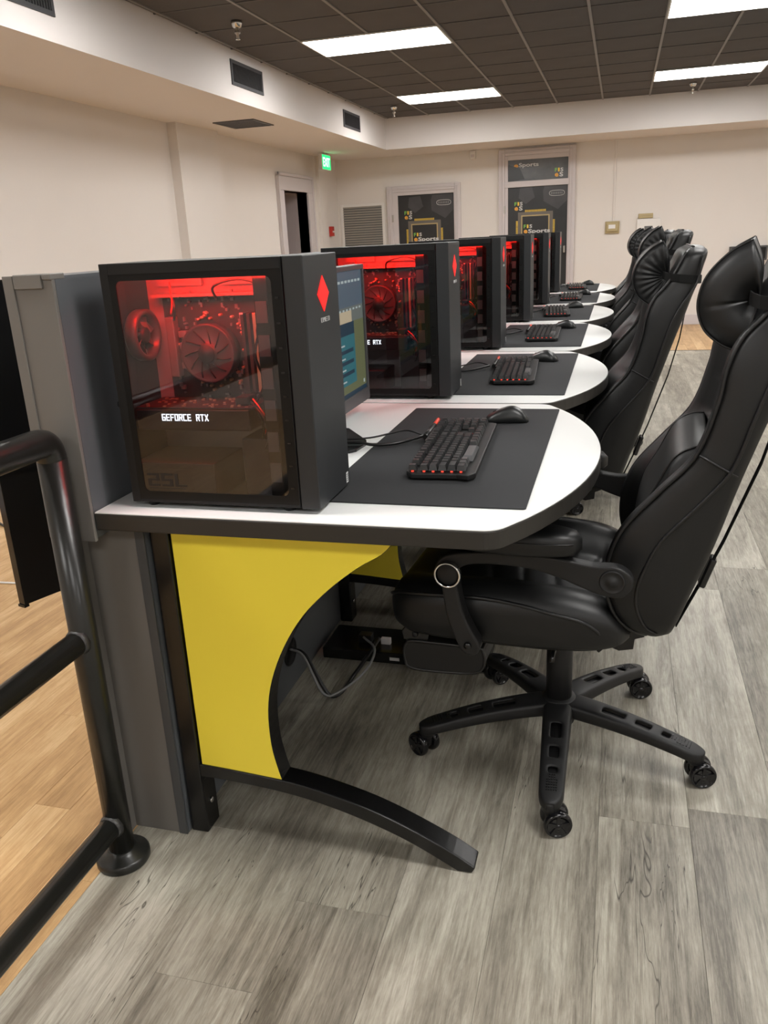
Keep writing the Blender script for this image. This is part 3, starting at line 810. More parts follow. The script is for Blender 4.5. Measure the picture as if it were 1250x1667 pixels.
# ================================================================ COMPUTER TOWER
tower_labels = ['nearest black computer tower, lit red inside, standing at the near end of the desk row',
                'second black computer tower, behind the monitor of the first desk',
                'third black computer tower from the camera',
                'fourth black computer tower from the camera',
                'fifth black computer tower from the camera',
                'sixth black computer tower, farthest from the camera']
def make_tower():
    """local origin: near left bottom corner; x 0..0.366 front bezel at +x, y 0..0.165 glass at y=0, z from desk top"""
    t = empty('computer_tower', tower_labels[0], 'computer', 'black gaming computers with red light', (-.8465, 1.265, .7505))
    Wt, Dt, z0, Ht = .366, .165, .011, .4295
    xb = .330                                   # where the front bezel starts
    bm = bmesh.new(); s = .0025
    B(bm, 0, xb, 0, Dt, z0, z0 + s); B(bm, 0, xb, 0, Dt, Ht - s, Ht)         # bottom, top
    B(bm, 0, xb, Dt - s, Dt, z0 + s, Ht - s); B(bm, 0, s, .002, Dt - s, z0 + s, Ht - s); B(bm, xb - s, xb, .002, Dt - s, z0 + s, Ht - s)
    finish('case_shell', bm, M['case'], t)
    # side panel frame round the glass
    gx0, gx1, gz0, gz1 = .0245, .322, .032, .401
    bm = bmesh.new()
    B(bm, .0005, gx0 - .008, -.0035, 0, z0, Ht); B(bm, gx1 + .006, xb - .0005, -.0035, 0, z0, Ht)
    B(bm, gx0 - .008, gx1 + .006, -.0035, 0, z0, gz0 - .016); B(bm, gx0 - .008, gx1 + .006, -.0035, 0, gz1 + .010, Ht)
    finish('side_frame', bm, M['case'], t, bevel=.0008)
    # black printed border and the glass pane
    bm = bmesh.new()
    def rounded(x0, x1, z0_, z1_, r, n=5):
        out = []
        for cx, cz, a0 in ((x1 - r, z1_ - r, 0), (x0 + r, z1_ - r, PI / 2), (x0 + r, z0_ + r, PI), (x1 - r, z0_ + r, 1.5 * PI)):
            for k in range(n + 1): out.append((cx + r * math.cos(a0 + PI / 2 * k / n), cz + r * math.sin(a0 + PI / 2 * k / n)))
        return out
    ow = rounded(gx0 - .008, gx1 + .006, gz0 - .016, gz1 + .010, .001); iw = rounded(gx0 + .004, gx1 - .012, gz0, gz1, .010)
    vo = [bm.verts.new((x, -.0030, z)) for x, z in ow]; vi = [bm.verts.new((x, -.0030, z)) for x, z in iw]
    vo2 = [bm.verts.new((x, -.0022, z)) for x, z in ow]; vi2 = [bm.verts.new((x, -.0022, z)) for x, z in iw]
    n = len(vo)
    for k in range(n):
        k2 = (k + 1) % n
        bm.faces.new((vo[k], vo[k2], vi[k2], vi[k])); bm.faces.new((vo2[k], vo2[k2], vi2[k2], vi2[k])); bm.faces.new((vi[k], vi[k2], vi2[k2], vi2[k]))
    finish('glass_border', bm, M['border'], t)
    bm = bmesh.new(); v = [bm.verts.new((x, -.0020, z)) for x, z in ((gx0 - .008, gz0 - .016), (gx1 + .006, gz0 - .016), (gx1 + .006, gz1 + .010), (gx0 - .008, gz1 + .010))]; bm.faces.new(v)
    g = finish('glass_pane', bm, M['glass'], t)
    strokes('number_print', '25L', M['darkink'], .077, .024, FRONT(.037, -.0022, .042), g, sw=.75)
    bm = bmesh.new()
    for k in range(12): B(bm, .038 + k * .0062, .0425 + k * .0062, -.0024, -.0021, .0375, .039)
    finish('small_print', bm, M['darkink'], g)
    # front bezel with emblem, lettering and sticker
    box('front_bezel', M['bezel'], xb + .001, Wt, -.0025, Dt + .0005, z0 - .002, Ht + .0005, t, bevel=.0018)
    bm = bmesh.new()
    for k in range(9): B(bm, xb - .0145, xb - .008, -.0048, -.0036, .045 + k * .040, .048 + k * .040)
    tag(finish('clip_row', bm, M['bmetal'], t), kind='stuff')
    o_ = Matrix.Translation((Wt + .0003, .0835, .3655))
    cy, cz, hw, hh = .0835, .3655, .0285, .0295
    bm = bmesh.new(); prism(bm, [(cy - hw, cz), (cy, cz - hh), (cy + hw, cz), (cy, cz + hh)], Wt, Wt + .0012, 'YZ'); finish('diamond_emblem', bm, M['red'], t)
    strokes('lettering', 'OMEN', M['ink'], .042, .0075, RIGHT(Wt + .0002, .066, .319), t, sw=.35)
    bm = bmesh.new(); B(bm, Wt, Wt + .0004, .145, .156, .014, .034); q = finish('sticker', bm, M['sticker'], t)
    bm = bmesh.new()
    for k in range(4): B(bm, Wt + .0004, Wt + .0006, .147, .154, .017 + k * .004, .0185 + k * .004)
    finish('sticker_print', bm, M['darkink'], q)
    for fx in (.03, .30):
        for fy in (.02, Dt - .02):
            turned('foot', M['bplastic'], [(0, 0), (.009, 0), (.011, .011), (0, .011)], (fx, fy, 0), parent=t, seg=12)
    # ------------ inside
    box('back_tray', M['inner'], .003, xb - .003, .136, .139, z0 + .003, Ht - .003, t)
    mb = box('motherboard', M['pcb'], .035, .262, .131, .1355, .150, .362, t)
    box('cable_shelf', M['inner'], .03, .262, .10, .136, .366, .371, t)
    bm = bmesh.new(); rr = random.Random(4)
    for k in range(150):
        x, z = rr.uniform(.045, .252), rr.uniform(.16, .368); a = rr.choice((.003, .004, .006)); b_ = rr.choice((.003, .005, .008))
        if (x - .135) ** 2 + (z - .265) ** 2 < .0026: continue
        B(bm, x, x + a, .131 - rr.uniform(.002, .008), .131, z, z + b_, mi=0)
    s_ = finish('board_components', bm, M['chip'], mb); s_['kind'] = 'stuff'
    bm = bmesh.new()
    for k in range(46):
        a = rr.uniform(0, 2 * PI); q = rr.uniform(.056, .075); x, z = .135 + q * math.cos(a), .268 + q * math.sin(a)
        lathe(bm, [(.0028, 0), (.0028, -.009), (0, -.0095)], (x, .131, z), 'Y', 8)
    s_ = finish('capacitors', bm, M['copper'], mb); s_['kind'] = 'stuff'
    box('heat_sink', M['chip'], .045, .062, .112, .131, .22, .33, mb, bevel=.002)
    for k, z in enumerate((.235, .253, .271, .292)): box('choke', M['chip'], .066, .082, .118, .131, z, z + .012, mb, bevel=.001)
    # cooler
    co = turned('cpu_cooler', M['fan'], [(0, -.034), (.017, -.034), (.018, -.030), (.019, -.028), (.046, -.028), (.050, -.030), (.052, -.028), (.052, 0), (0, 0)], (.135, .121, .266), 'Y', t, 36)
    turned('cooler_hub', M['bplastic'], [(0, -.004), (.007, -.004), (.009, -.002), (.016, -.001), (.017, 0), (0, 0)], (.135, .087, .266), 'Y', co, 24)
    turned('cooler_ring', M['fan'], [(.0475, 0), (.0515, -.002), (.0535, 0), (.0515, .002), (.0475, 0)], (.135, .092, .266), 'Y', co, 36)
    bm = bmesh.new()
    for k in range(11):
        a = 2 * PI * k / 11
        T(bm, [(.135 + .019 * math.cos(a), .0925, .266 + .019 * math.sin(a)), (.135 + .034 * math.cos(a + .25), .0915, .266 + .034 * math.sin(a + .25)), (.135 + .046 * math.cos(a + .38), .0925, .266 + .046 * math.sin(a + .38))], .0012, 4)
    finish('cooler_blades', bm, M['bplastic'], co)
    # rear fan on the back wall
    rf = turned('rear_fan', M['fan'], [(.036, 0), (.044, 0), (.046, .004), (.046, .022), (.042, .024), (.036, .022), (.036, 0)], (.004, .082, .302), 'X', t, 32)
    turned('fan_hub', M['bplastic'], [(0, .020), (.008, .020), (.014, .018), (.015, .004), (0, .004)], (.004, .082, .302), 'X', rf, 20)
    for k in range(7):
        a = 2 * PI * k / 7
        bm = bmesh.new()
        vs = []
        for q, tw in ((.014, .0), (.025, .12), (.035, .22)):
            for da, hx in ((0, .018), (.55, .008)):
                vs.append(bm.verts.new((hx, .082 + q * math.cos(a + tw + da), .302 + q * math.sin(a + tw + da))))
        for i in (0, 2): bm.faces.new((vs[i], vs[i + 1], vs[i + 3], vs[i + 2]))
        bb = finish('fan_blade', bm, M['fan'], rf)
        so = bb.modifiers.new('solid', 'SOLIDIFY'); so.thickness = .0012
    # memory
    for k in range(4): box('memory_stick', M['gpu'] if k in (0,) else M['copper'] if k == 2 else M['pcb'], .203 + k * .0115, .2095 + k * .0115, .098, .131, .195, .335, t, bevel=.0008)
    box('memory_clip', M['sticker'], .203, .209, .096, .098, .333, .336, t)
    # graphics card
    gp = box('graphics_card', M['gpu'], .012, .235, .028, .131, .138, .177, t, bevel=.003)
    box('card_board', M['pcb'], .012, .238, .030, .131, .178, .1795, gp)
    bm = bmesh.new()
    for k in range(60):
        x, y = rr.uniform(.02, .225), rr.uniform(.034, .12); B(bm, x, x + .005, y, y + .004, .1795, .1795 + rr.uniform(.001, .003))
    s_ = finish('card_components', bm, M['copper'], gp); s_['kind'] = 'stuff'
    strokes('lit_lettering', 'GEFORCE RTX', M['white_led'], .092, .0125, FRONT(.064, .0278, .156), gp, sw=.72)
    box('card_power_plug', M['bplastic'], .20, .225, .05, .085, .1795, .195, gp, bevel=.002)
    # lower parts: supply shroud, drive cage
    box('power_supply', M['gpu'], .004, .165, .012, .134, z0 + .004, .082, t, bevel=.002)
    box('supply_label', M['gpu'], .02, .12, .0115, .012, .03, .07, t)
    box('drive_cage', M['gpu'], .205, .262, .05, .134, z0 + .004, .12, t, bevel=.002)
    box('front_post', M['bmetal'], .268, .292, .02, .134, z0 + .004, Ht - .02, t)
    bm = bmesh.new()
    for k in range(6): B(bm, .270, .290, .018, .020, .05 + k * .055, .085 + k * .055)
    finish('drive_tabs', bm, M['greybox'], t)
    box('top_tray', M['inner'], .01, .325, .02, .134, .420, .423, t)
    box('top_ribs', M['inner'], .03, .12, .126, .134, .384, .410, t)
    box('top_ribs', M['inner'], .15, .25, .118, .134, .384, .410, t)
    bm = bmesh.new()
    cb = [[(.275, .06, .36), (.255, .05, .31), (.262, .06, .25), (.25, .08, .20), (.258, .09, .15)],
          [(.30, .05, .37), (.24, .045, .395), (.18, .055, .385), (.16, .10, .36)],
          [(.26, .07, .33), (.245, .055, .27), (.255, .06, .22), (.235, .055, .18)],
          [(.215, .07, .185), (.24, .05, .17), (.25, .05, .14), (.235, .06, .10), (.20, .07, .08)],
          [(.225, .06, .185), (.26, .04, .155), (.255, .05, .11), (.215, .06, .07)],
          [(.07, .11, .37), (.075, .10, .345), (.066, .11, .325)]]
    for c in cb: T(bm, cat_rom(c, 5), .0024, 6)
    finish('internal_cables', bm, M['cable'], t)
    bm = bmesh.new()
    T(bm, cat_rom([(.23, .06, .19), (.25, .045, .175), (.26, .05, .15), (.245, .06, .125)], 5), .0016, 6)
    T(bm, cat_rom([(.068, .105, .392), (.072, .10, .36), (.062, .108, .335)], 5), .0018, 6)
    finish('red_cables', bm, M['redcap'], t)
    # red light strip under the top
    box('light_strip', M['led_red'], .02, .30, .012, .018, .414, .418, t)
    ld = bpy.data.lights.new('red_strip_light', 'AREA'); ld.shape = 'RECTANGLE'; ld.size = .26; ld.size_y = .05; ld.energy = LED; ld.color = (1, .015, .008)
    lo = bpy.data.objects.new('red_strip_light', ld); COL.objects.link(lo); lo.parent = t
    lo.location = (.165, .030, .412); lo.rotation_euler = (.62, 0, 0)
    return t
tower = make_tower()
towers = [tower]
for k in range(1, 6):
    c = copy_tree(tower); c.location = (-.8465 + (.03, .033, .045, .05, .05)[k - 1], 1.265 + PITCH * k, .7505); c['label'] = tower_labels[k]; towers.append(c)
e = empty('power_plug', 'silver plug with a black lead behind the nearest computer tower', 'plug', loc=(-.853, 1.30, .915))
turned('plug_tip', M['chrome'], [(0, -.022), (.006, -.022), (.008, -.012), (.008, .0), (0, 0)], (.004, 0, .02), 'X', e, 14)
box('plug_body', M['cable'], -.012, .005, -.01, .01, -.005, .014, e, bevel=.003)
tube('lead', M['cable'], cat_rom([(0, 0, 0), (-.008, .01, -.04), (0, .03, -.10), (.002, .05, -.161)], 5), .004, e)

# ================================================================ MONITORS
ml = ['grey framed monitor on the nearest desk showing a teal game menu', 'monitor behind the second computer tower', 'monitor behind the third computer tower',
      'monitor behind the fourth computer tower', 'monitor behind the fifth computer tower', 'monitor behind the sixth, farthest computer tower']
M['scr_top'] = emis('screen_slate', (.13, .19, .25), 0.437)
M['scr_mid'] = emis('screen_grey', (.22, .25, .23), 0.437)
M['scr_low'] = emis('screen_olive', (.20, .22, .10), 0.437)
M['scr_teal'] = emis('screen_teal', (.03, .20, .24), 0.491)
M['scr_bar'] = emis('screen_navy', (.01, .05, .09), 0.437)
M['scr_cream'] = emis('screen_cream', (.75, .62, .42), 0.491)
M['scr_orange'] = emis('screen_orange', (.85, .40, .12), 0.491)
M['scr_white'] = emis('screen_white', (.6, .7, .7), 0.491)
def make_monitor():
    m = empty('monitor', ml[0], 'monitor', 'monitors beside the computers', (-.648, 1.59, .7505))
    Wm, z0, z1 = .545, .037, .388
    box('housing', M['moni'], -.035, -.004, 0, Wm, z0, z1, m, bevel=.004)
    bm = bmesh.new(); b = .012
    B(bm, -.004, .004, 0, Wm, z0, z0 + .032); B(bm, -.004, .004, 0, Wm, z1 - b, z1); B(bm, -.004, .004, 0, b, z0 + .032, z1 - b); B(bm, -.004, .004, Wm - b, Wm, z0 + .032, z1 - b)
    finish('bezel', bm, M['moni'], m, bevel=.001)
    y0, y1, s0, s1 = b, Wm - b, z0 + .032, z1 - b
    scr = box('screen', M['scr_low'], -.004, -.001, y0, y1, s0, s1, m)
    def R_(n, mm, a0, a1, c0, c1, lift):
        return box(n, mm, -.001, -.001 + .0002 * lift, y0 + (y1 - y0) * a0, y0 + (y1 - y0) * a1, s0 + (s1 - s0) * c0, s0 + (s1 - s0) * c1, scr)
    R_('sky_band', M['scr_top'], 0, 1, .72, 1, 1); R_('haze_band', M['scr_mid'], 0, 1, .60, .72, 1)
    R_('task_bar', M['scr_bar'], 0, 1, 0, .035, 2)
    bm = bmesh.new()
    for k in range(18):
        B(bm, -.001, -.0005, y0 + .03 + k * .027, y0 + .048 + k * .027, s1 - .028, s1 - .022)
        B(bm, -.001, -.0005, y0 + .03 + k * .027, y0 + .043 + k * .027, s0 + (s1 - s0) * .69, s0 + (s1 - s0) * .705)
    finish('menu_words', bm, M['scr_white'], scr)
    R_('menu_panel', M['scr_teal'], .50, .84, .10, .50, 2)
    R_('menu_header', M['scr_bar'], .50, .84, .50, .60, 2)
    R_('title_block', M['scr_cream'], .53, .81, .60, .69, 3)
    for a in (.18, .27, .36): R_('menu_bar', M['scr_bar'], .53, .81, a, a + .03, 3)
    for a in (.13, .225, .315, .42): R_('menu_line', M['scr_white'], .53, .68, a, a + .012, 3)
    R_('orange_crate', M['scr_orange'], .36, .45, .22, .36, 2)
    R_('orange_crate', M['scr_orange'], .40, .44, .42, .52, 2)
    R_('corner_icon', M['scr_white'], .955, .975, .055, .085, 2)
    box('neck', M['bmetal'], -.06, -.03, Wm / 2 - .035, Wm / 2 + .035, .01, .24, m, bevel=.004)
    bm = bmesh.new(); prism(bm, [(-.13, .12), (.0, .092), (.088, .085), (.100, .10), (.106, .160), (.098, .185), (.02, .30), (-.13, .34)], 0, .008, 'XY')
    finish('stand_foot', bm, M['bmetal'], m, bevel=.002)
    return m
mon = make_monitor()
for k in range(1, 6):
    c = copy_tree(mon); c.location = (-.648, 1.59 + PITCH * k, .7505); c['label'] = ml[k]
    
# ================================================================ MATS, KEYBOARDS, MICE
place = ['nearest desk', 'second desk', 'third desk', 'fourth desk', 'fifth desk', 'sixth, farthest desk']
def rrect(x0, x1, y0, y1, r, n=4):
    out = []
    for cx, cy, a0 in ((x1 - r, y1 - r, 0), (x0 + r, y1 - r, PI / 2), (x0 + r, y0 + r, PI), (x1 - r, y0 + r, 1.5 * PI)):
        for k in range(n + 1): out.append((cx + r * math.cos(a0 + PI / 2 * k / n), cy + r * math.sin(a0 + PI / 2 * k / n)))
    return out
bm = bmesh.new(); prism(bm, rrect(-.522, -.137, 0, .832, .006), 0, .003, 'XY')
mt = finish('desk_mat', bm, M['mat'], None, bevel=.0008); mt.location = (0, 1.332, .7505)
tag(mt, 'black cloth mat on the nearest desk under the keyboard with red key lights', 'desk mat', 'black desk mats')
mats_ = [mt]
for k in range(1, 6):
    c = mt.copy(); COL.objects.link(c); c.location = (.0 + (0, 0, -.004, .006, -.02)[k - 1], 1.332 + PITCH * k, .7505); c['label'] = 'black cloth mat on the ' + place[k] + ' from the camera'
ZM = .7505 + .003
# keyboard: local x toward the user (+x), y along its length from the Esc end
KW, KL = .136, .452
def make_keyboard(single):
    kb = empty('keyboard', 'black mechanical keyboard with glowing red switches on the nearest desk', 'keyboard', 'black keyboards on the desk mats', (-.384, 1.475, ZM))
    bm = bmesh.new()
    outl = [(0.012, 0), (KW - .035, 0), (KW - .012, -.008), (KW, .012), (KW, KL - .01), (KW - .012, KL), (0.01, KL), (0, KL - .01), (0, .02)]
    prism(bm, outl, 0.0035, .014, 'XY'); finish('keyboard_body', bm, M['bplastic'], kb, bevel=.002)
    bm = bmesh.new()
    for a in (.02, .12):
        for b in (.03, KL - .03): lathe(bm, [(0, 0), (.006, 0), (.006, .0036), (0, .0036)], (a, b, 0), 'Z', 8)
    finish('rubber_feet', bm, M['cable'], kb)
    bk = bmesh.new(); B(bk, -.002, .016, KL * .52, KL * .80, .014, .022); finish('port_hump', bk, M['bplastic'], kb, bevel=.002)
    # key cap mesh
    def cap(bm, cx, cy, wx, wy, h0=.0165, h=.0105):
        t = .70
        a = [bm.verts.new((cx + sx * wx / 2, cy + sy * wy / 2, h0)) for sx, sy in ((-1, -1), (1, -1), (1, 1), (-1, 1))]
        b = [bm.verts.new((cx - .0006 + sx * wx / 2 * t, cy + sy * wy / 2 * t, h0 + h)) for sx, sy in ((-1, -1), (1, -1), (1, 1), (-1, 1))]
        bm.faces.new(b); bm.faces.new(a[::-1])
        for i in range(4): bm.faces.new((a[i], a[(i + 1) % 4], b[(i + 1) % 4], b[i]))
    u = .0192; rows_ = [.013, .0355, .0535, .0715, .0895, .1075]
    keys = []
    y0 = .012
    for r, x in enumerate(rows_):
        if r == 0:
            cols = [0] + [2 + i for i in range(4)] + [6.5 + i for i in range(4)] + [11 + i for i in range(4)]
            for c in cols: keys.append((x, y0 + (c + .5) * u, u * .86, u * .88))
        elif r == 5:
            for c, w_ in ((0, 1.25), (1.25, 1.25), (2.5, 1.25)): keys.append((x, y0 + (c + w_ / 2) * u, u * .88, u * w_ * .95))
            for c, w_ in ((10, 1.25), (11.25, 1.25), (12.5, 1.25), (13.75, 1.25)): keys.append((x, y0 + (c + w_ / 2) * u, u * .88, u * w_ * .95))
        else:
            off = (0, 0, 1.5, 1.75, 2.25)[r]
            if off: keys.append((x, y0 + off / 2 * u, u * .88, u * off * .95))
            n = (0, 13, 12, 11, 10)[r]
            for c in range(n): keys.append((x, y0 + (off + c + .5) * u, u * .86, u * .88))
            rem = 15 - off - n
            keys.append((x, y0 + (off + n + rem / 2) * u, u * .88, u * rem * .95))
        # navigation columns
        for c in range(3):
            if r == 4 and c != 1: continue
            if r == 3: continue
            keys.append((x, y0 + (15.3 + c + .5) * u, u * .86, u * .88))
        for c in range(4):
            if r == 0 or (c == 3 and r in (2, 4)) : pass
            if r == 5 and c == 1: continue
            keys.append((x, y0 + (18.55 + c + .5) * u, u * .86, u * .88))
    for x in rows_[1:5]:
        pass
    cache = {}
    if single:
        for (cx, cy, wx, wy) in keys:
            k = (round(wx, 4), round(wy, 4))
            if k not in cache:
                bm = bmesh.new(); cap(bm, 0, 0, wx, wy); me = bpy.data.meshes.new('key'); bmesh.ops.recalc_face_normals(bm, faces=bm.faces); bm.to_mesh(me); bm.free(); me.materials.append(M['key']); cache[k] = me
            o = bpy.data.objects.new('key', cache[k]); COL.objects.link(o); o.parent = kb; o.location = (cx, cy, 0)
    else:
        bm = bmesh.new()
        for (cx, cy, wx, wy) in keys: cap(bm, cx, cy, wx, wy)
        o = finish('keys', bm, M['key'], kb); o['kind'] = 'stuff'
    bm = bmesh.new(); cap(bm, rows_[5] + .003, y0 + (3.75 + 3.1) * u, u * 1.2, u * 6.1, h=.0078); finish('space_bar', bm, M['space'], kb, bevel=.001)
    bm = bmesh.new()
    for (cx, cy, wx, wy) in keys:
        if cy < y0 + 1.4 * u or (cx > .08 and cy > y0 + 15 * u) or (cx > .03 and y0 + 15 * u < cy < y0 + 16.4 * u): B(bm, cx - .0022, cx + .0022, cy - wy / 2 - .0006, cy - wy / 2 + .004, .0138, .0164)
    s_ = finish('switch_lights', bm, M['led_key'], kb); s_['kind'] = 'stuff'
    bm = bmesh.new()
    for (cx, cy, wx, wy) in keys: B(bm, cx - .004, cx + .004, cy - .004, cy + .004, .0135, .0166)
    s_ = finish('switches', bm, M['cable'], kb); s_['kind'] = 'stuff'
    tube('cable_boot', M['redcap'], [(-.006, KL * .86, .021), (-.004, KL * .97, .024)], .0048, kb)
    tube('plug_sleeve', M['cable'], [(-.012, KL * .66, .014), (-.006, KL * .86, .0205)], .0062, kb)
    return kb
k0 = make_keyboard(True); k1 = make_keyboard(False)
k0.rotation_euler = (0, 0, .045)
kbs = [k0, k1] + [copy_tree(k1) for _ in range(4)]
kx = [-.384, -.372, -.375, -.38, -.37, -.375]
for k in range(1, 6):
    kbs[k].location = (kx[k], 1.475 + PITCH * k, ZM); kbs[k].rotation_euler = (0, 0, (.06, .06, .03, .08, .02, .05)[k])
    kbs[k]['label'] = 'black mechanical keyboard on the mat of the ' + place[k] + ' from the camera'
def make_mouse():
    m = empty('computer_mouse', 'black wireless mouse lying beyond the keyboard on the nearest desk', 'mouse', 'black mice on the desk mats', (-.30, 2.0, ZM))
    rings = []
    for i in range(19):
        s = i / 18; x = .104 * s
        hw = .86 * sinterp(s, [0, .08, .3, .6, .9, 1], [.016, .026, .029, .030, .027, .010]); hh = sinterp(s, [0, .1, .35, .62, .85, 1], [.010, .019, .031, .037, .026, .006])
        ring = []
        for k in range(20):
            a = 2 * PI * k / 20; cy, sz = math.cos(a), math.sin(a)
            y = hw * math.copysign(abs(cy) ** .8, cy); z = (hh * abs(sz) ** .85 if sz > 0 else 0) + .0025 if sz > 0 else .0015 + .001
            if sz <= 0: y = hw * cy * .9; z = .001
            ring.append((x, y, z))
        rings.append(ring)
    bm = bmesh.new(); loft(bm, rings); finish('mouse_shell', bm, M['mouse'], m)
    turned('scroll_wheel', M['bplastic'], [(0, -.0035), (.008, -.0035), (.009, 0), (.008, .0035), (0, .0035)], (.024, 0, .0205), 'Y', m, 14)
    bm = bmesh.new(); B(bm, .004, .05, -.0004, .0004, .020, .030); 
    bm.free()
    box('mouse_sole', M['cable'], .015, .10, -.02, .02, 0, .0015, m)
    return m
ms = [make_mouse()]
mp_ = [(-.305, 2.0, .12), (-.30, 1.99, -.3), (-.29, 1.99, -.25), (-.30, 2.0, .15), (-.29, 1.99, -.2), (-.30, 2.0, .1)]
for k in range(1, 6):
    c = copy_tree(ms[0]); ms.append(c); c['label'] = 'black wireless mouse beside the keyboard on the ' + place[k] + ' from the camera'
for k in range(6): ms[k].location = (mp_[k][0], mp_[k][1] + PITCH * k, ZM); ms[k].rotation_euler = (0, 0, mp_[k][2])
for k in range(6):
    y = 1.487 + PITCH * k; z = ZM + .006
    bmc = bmesh.new()
    T(bmc, cat_rom([(-.418, y + .30, ZM + .013), (-.47, y + .25, ZM + .007), (-.52, y + .235, .7600), (-.56, y + .235, .7650), (-.66, y + .22, .7640), (-.78, y + .20, .7640), (-.88, y + .18, .7560)], 6), .0038, 8)
    T(bmc, cat_rom([(-.418, y + .305, ZM + .014), (-.46, y + .315, ZM + .022), (-.50, y + .30, .770), (-.55, y + .275, .7645), (-.66, y + .26, .7620), (-.78, y + .24, .7620), (-.88, y + .22, .7545)], 6), .0022, 8)
    o = finish('keyboard_cable', bmc, M['cable'])
    tag(o, ('pair of black keyboard cables crossing the nearest desk toward its monitor' if k == 0 else 'black keyboard cables lying on the ' + place[k] + ' from the camera'), 'cable', 'keyboard cables on the desks')
# power strip and leads under the desks
for k in range(0, 1):
    y = 2.08 + PITCH * k
    e = empty('power_strip', ('black cable tray with power leads under the nearest desk, by the second yellow panel' if k == 0 else 'black cable tray hidden under the second desk'), 'power strip', 'power strips under the desks', (-.82, y, 0))
    box('tray', M['bmetal'], 0, .50, 0, .16, 0, .035, e, bevel=.004)
    box('plug', M['sticker'], .17, .20, .05, .065, .035, .055, e, bevel=.002); box('plug', M['cable'], .10, .14, .05, .08, .035, .06, e, bevel=.002); box('plug', M['gcable'], .25, .27, .05, .065, .035, .06, e, bevel=.002)
    box('rating_label', M['ink'], .21, .24, -.0005, 0, .012, .022, e)
o = tube('power_lead', M['cable'], cat_rom([(-.845, 1.905, .12), (-.80, 1.90, .105), (-.73, 1.86, .02), (-.70, 1.88, .008), (-.69, 1.97, .012), (-.66, 2.05, .05), (-.655, 2.13, .055)], 6), .0055)
tag(o, 'thick black power lead looping from the divider grommet to the cable tray', 'cable')
o = tube('power_lead', M['gcable'], cat_rom([(-.845, 1.895, .125), (-.80, 1.885, .11), (-.74, 1.85, .025), (-.70, 1.87, .018), (-.66, 1.99, .02), (-.645, 2.05, .06), (-.70, 2.12, .06)], 6), .0036)
tag(o, 'thin grey lead running beside the black power lead under the nearest desk', 'cable')

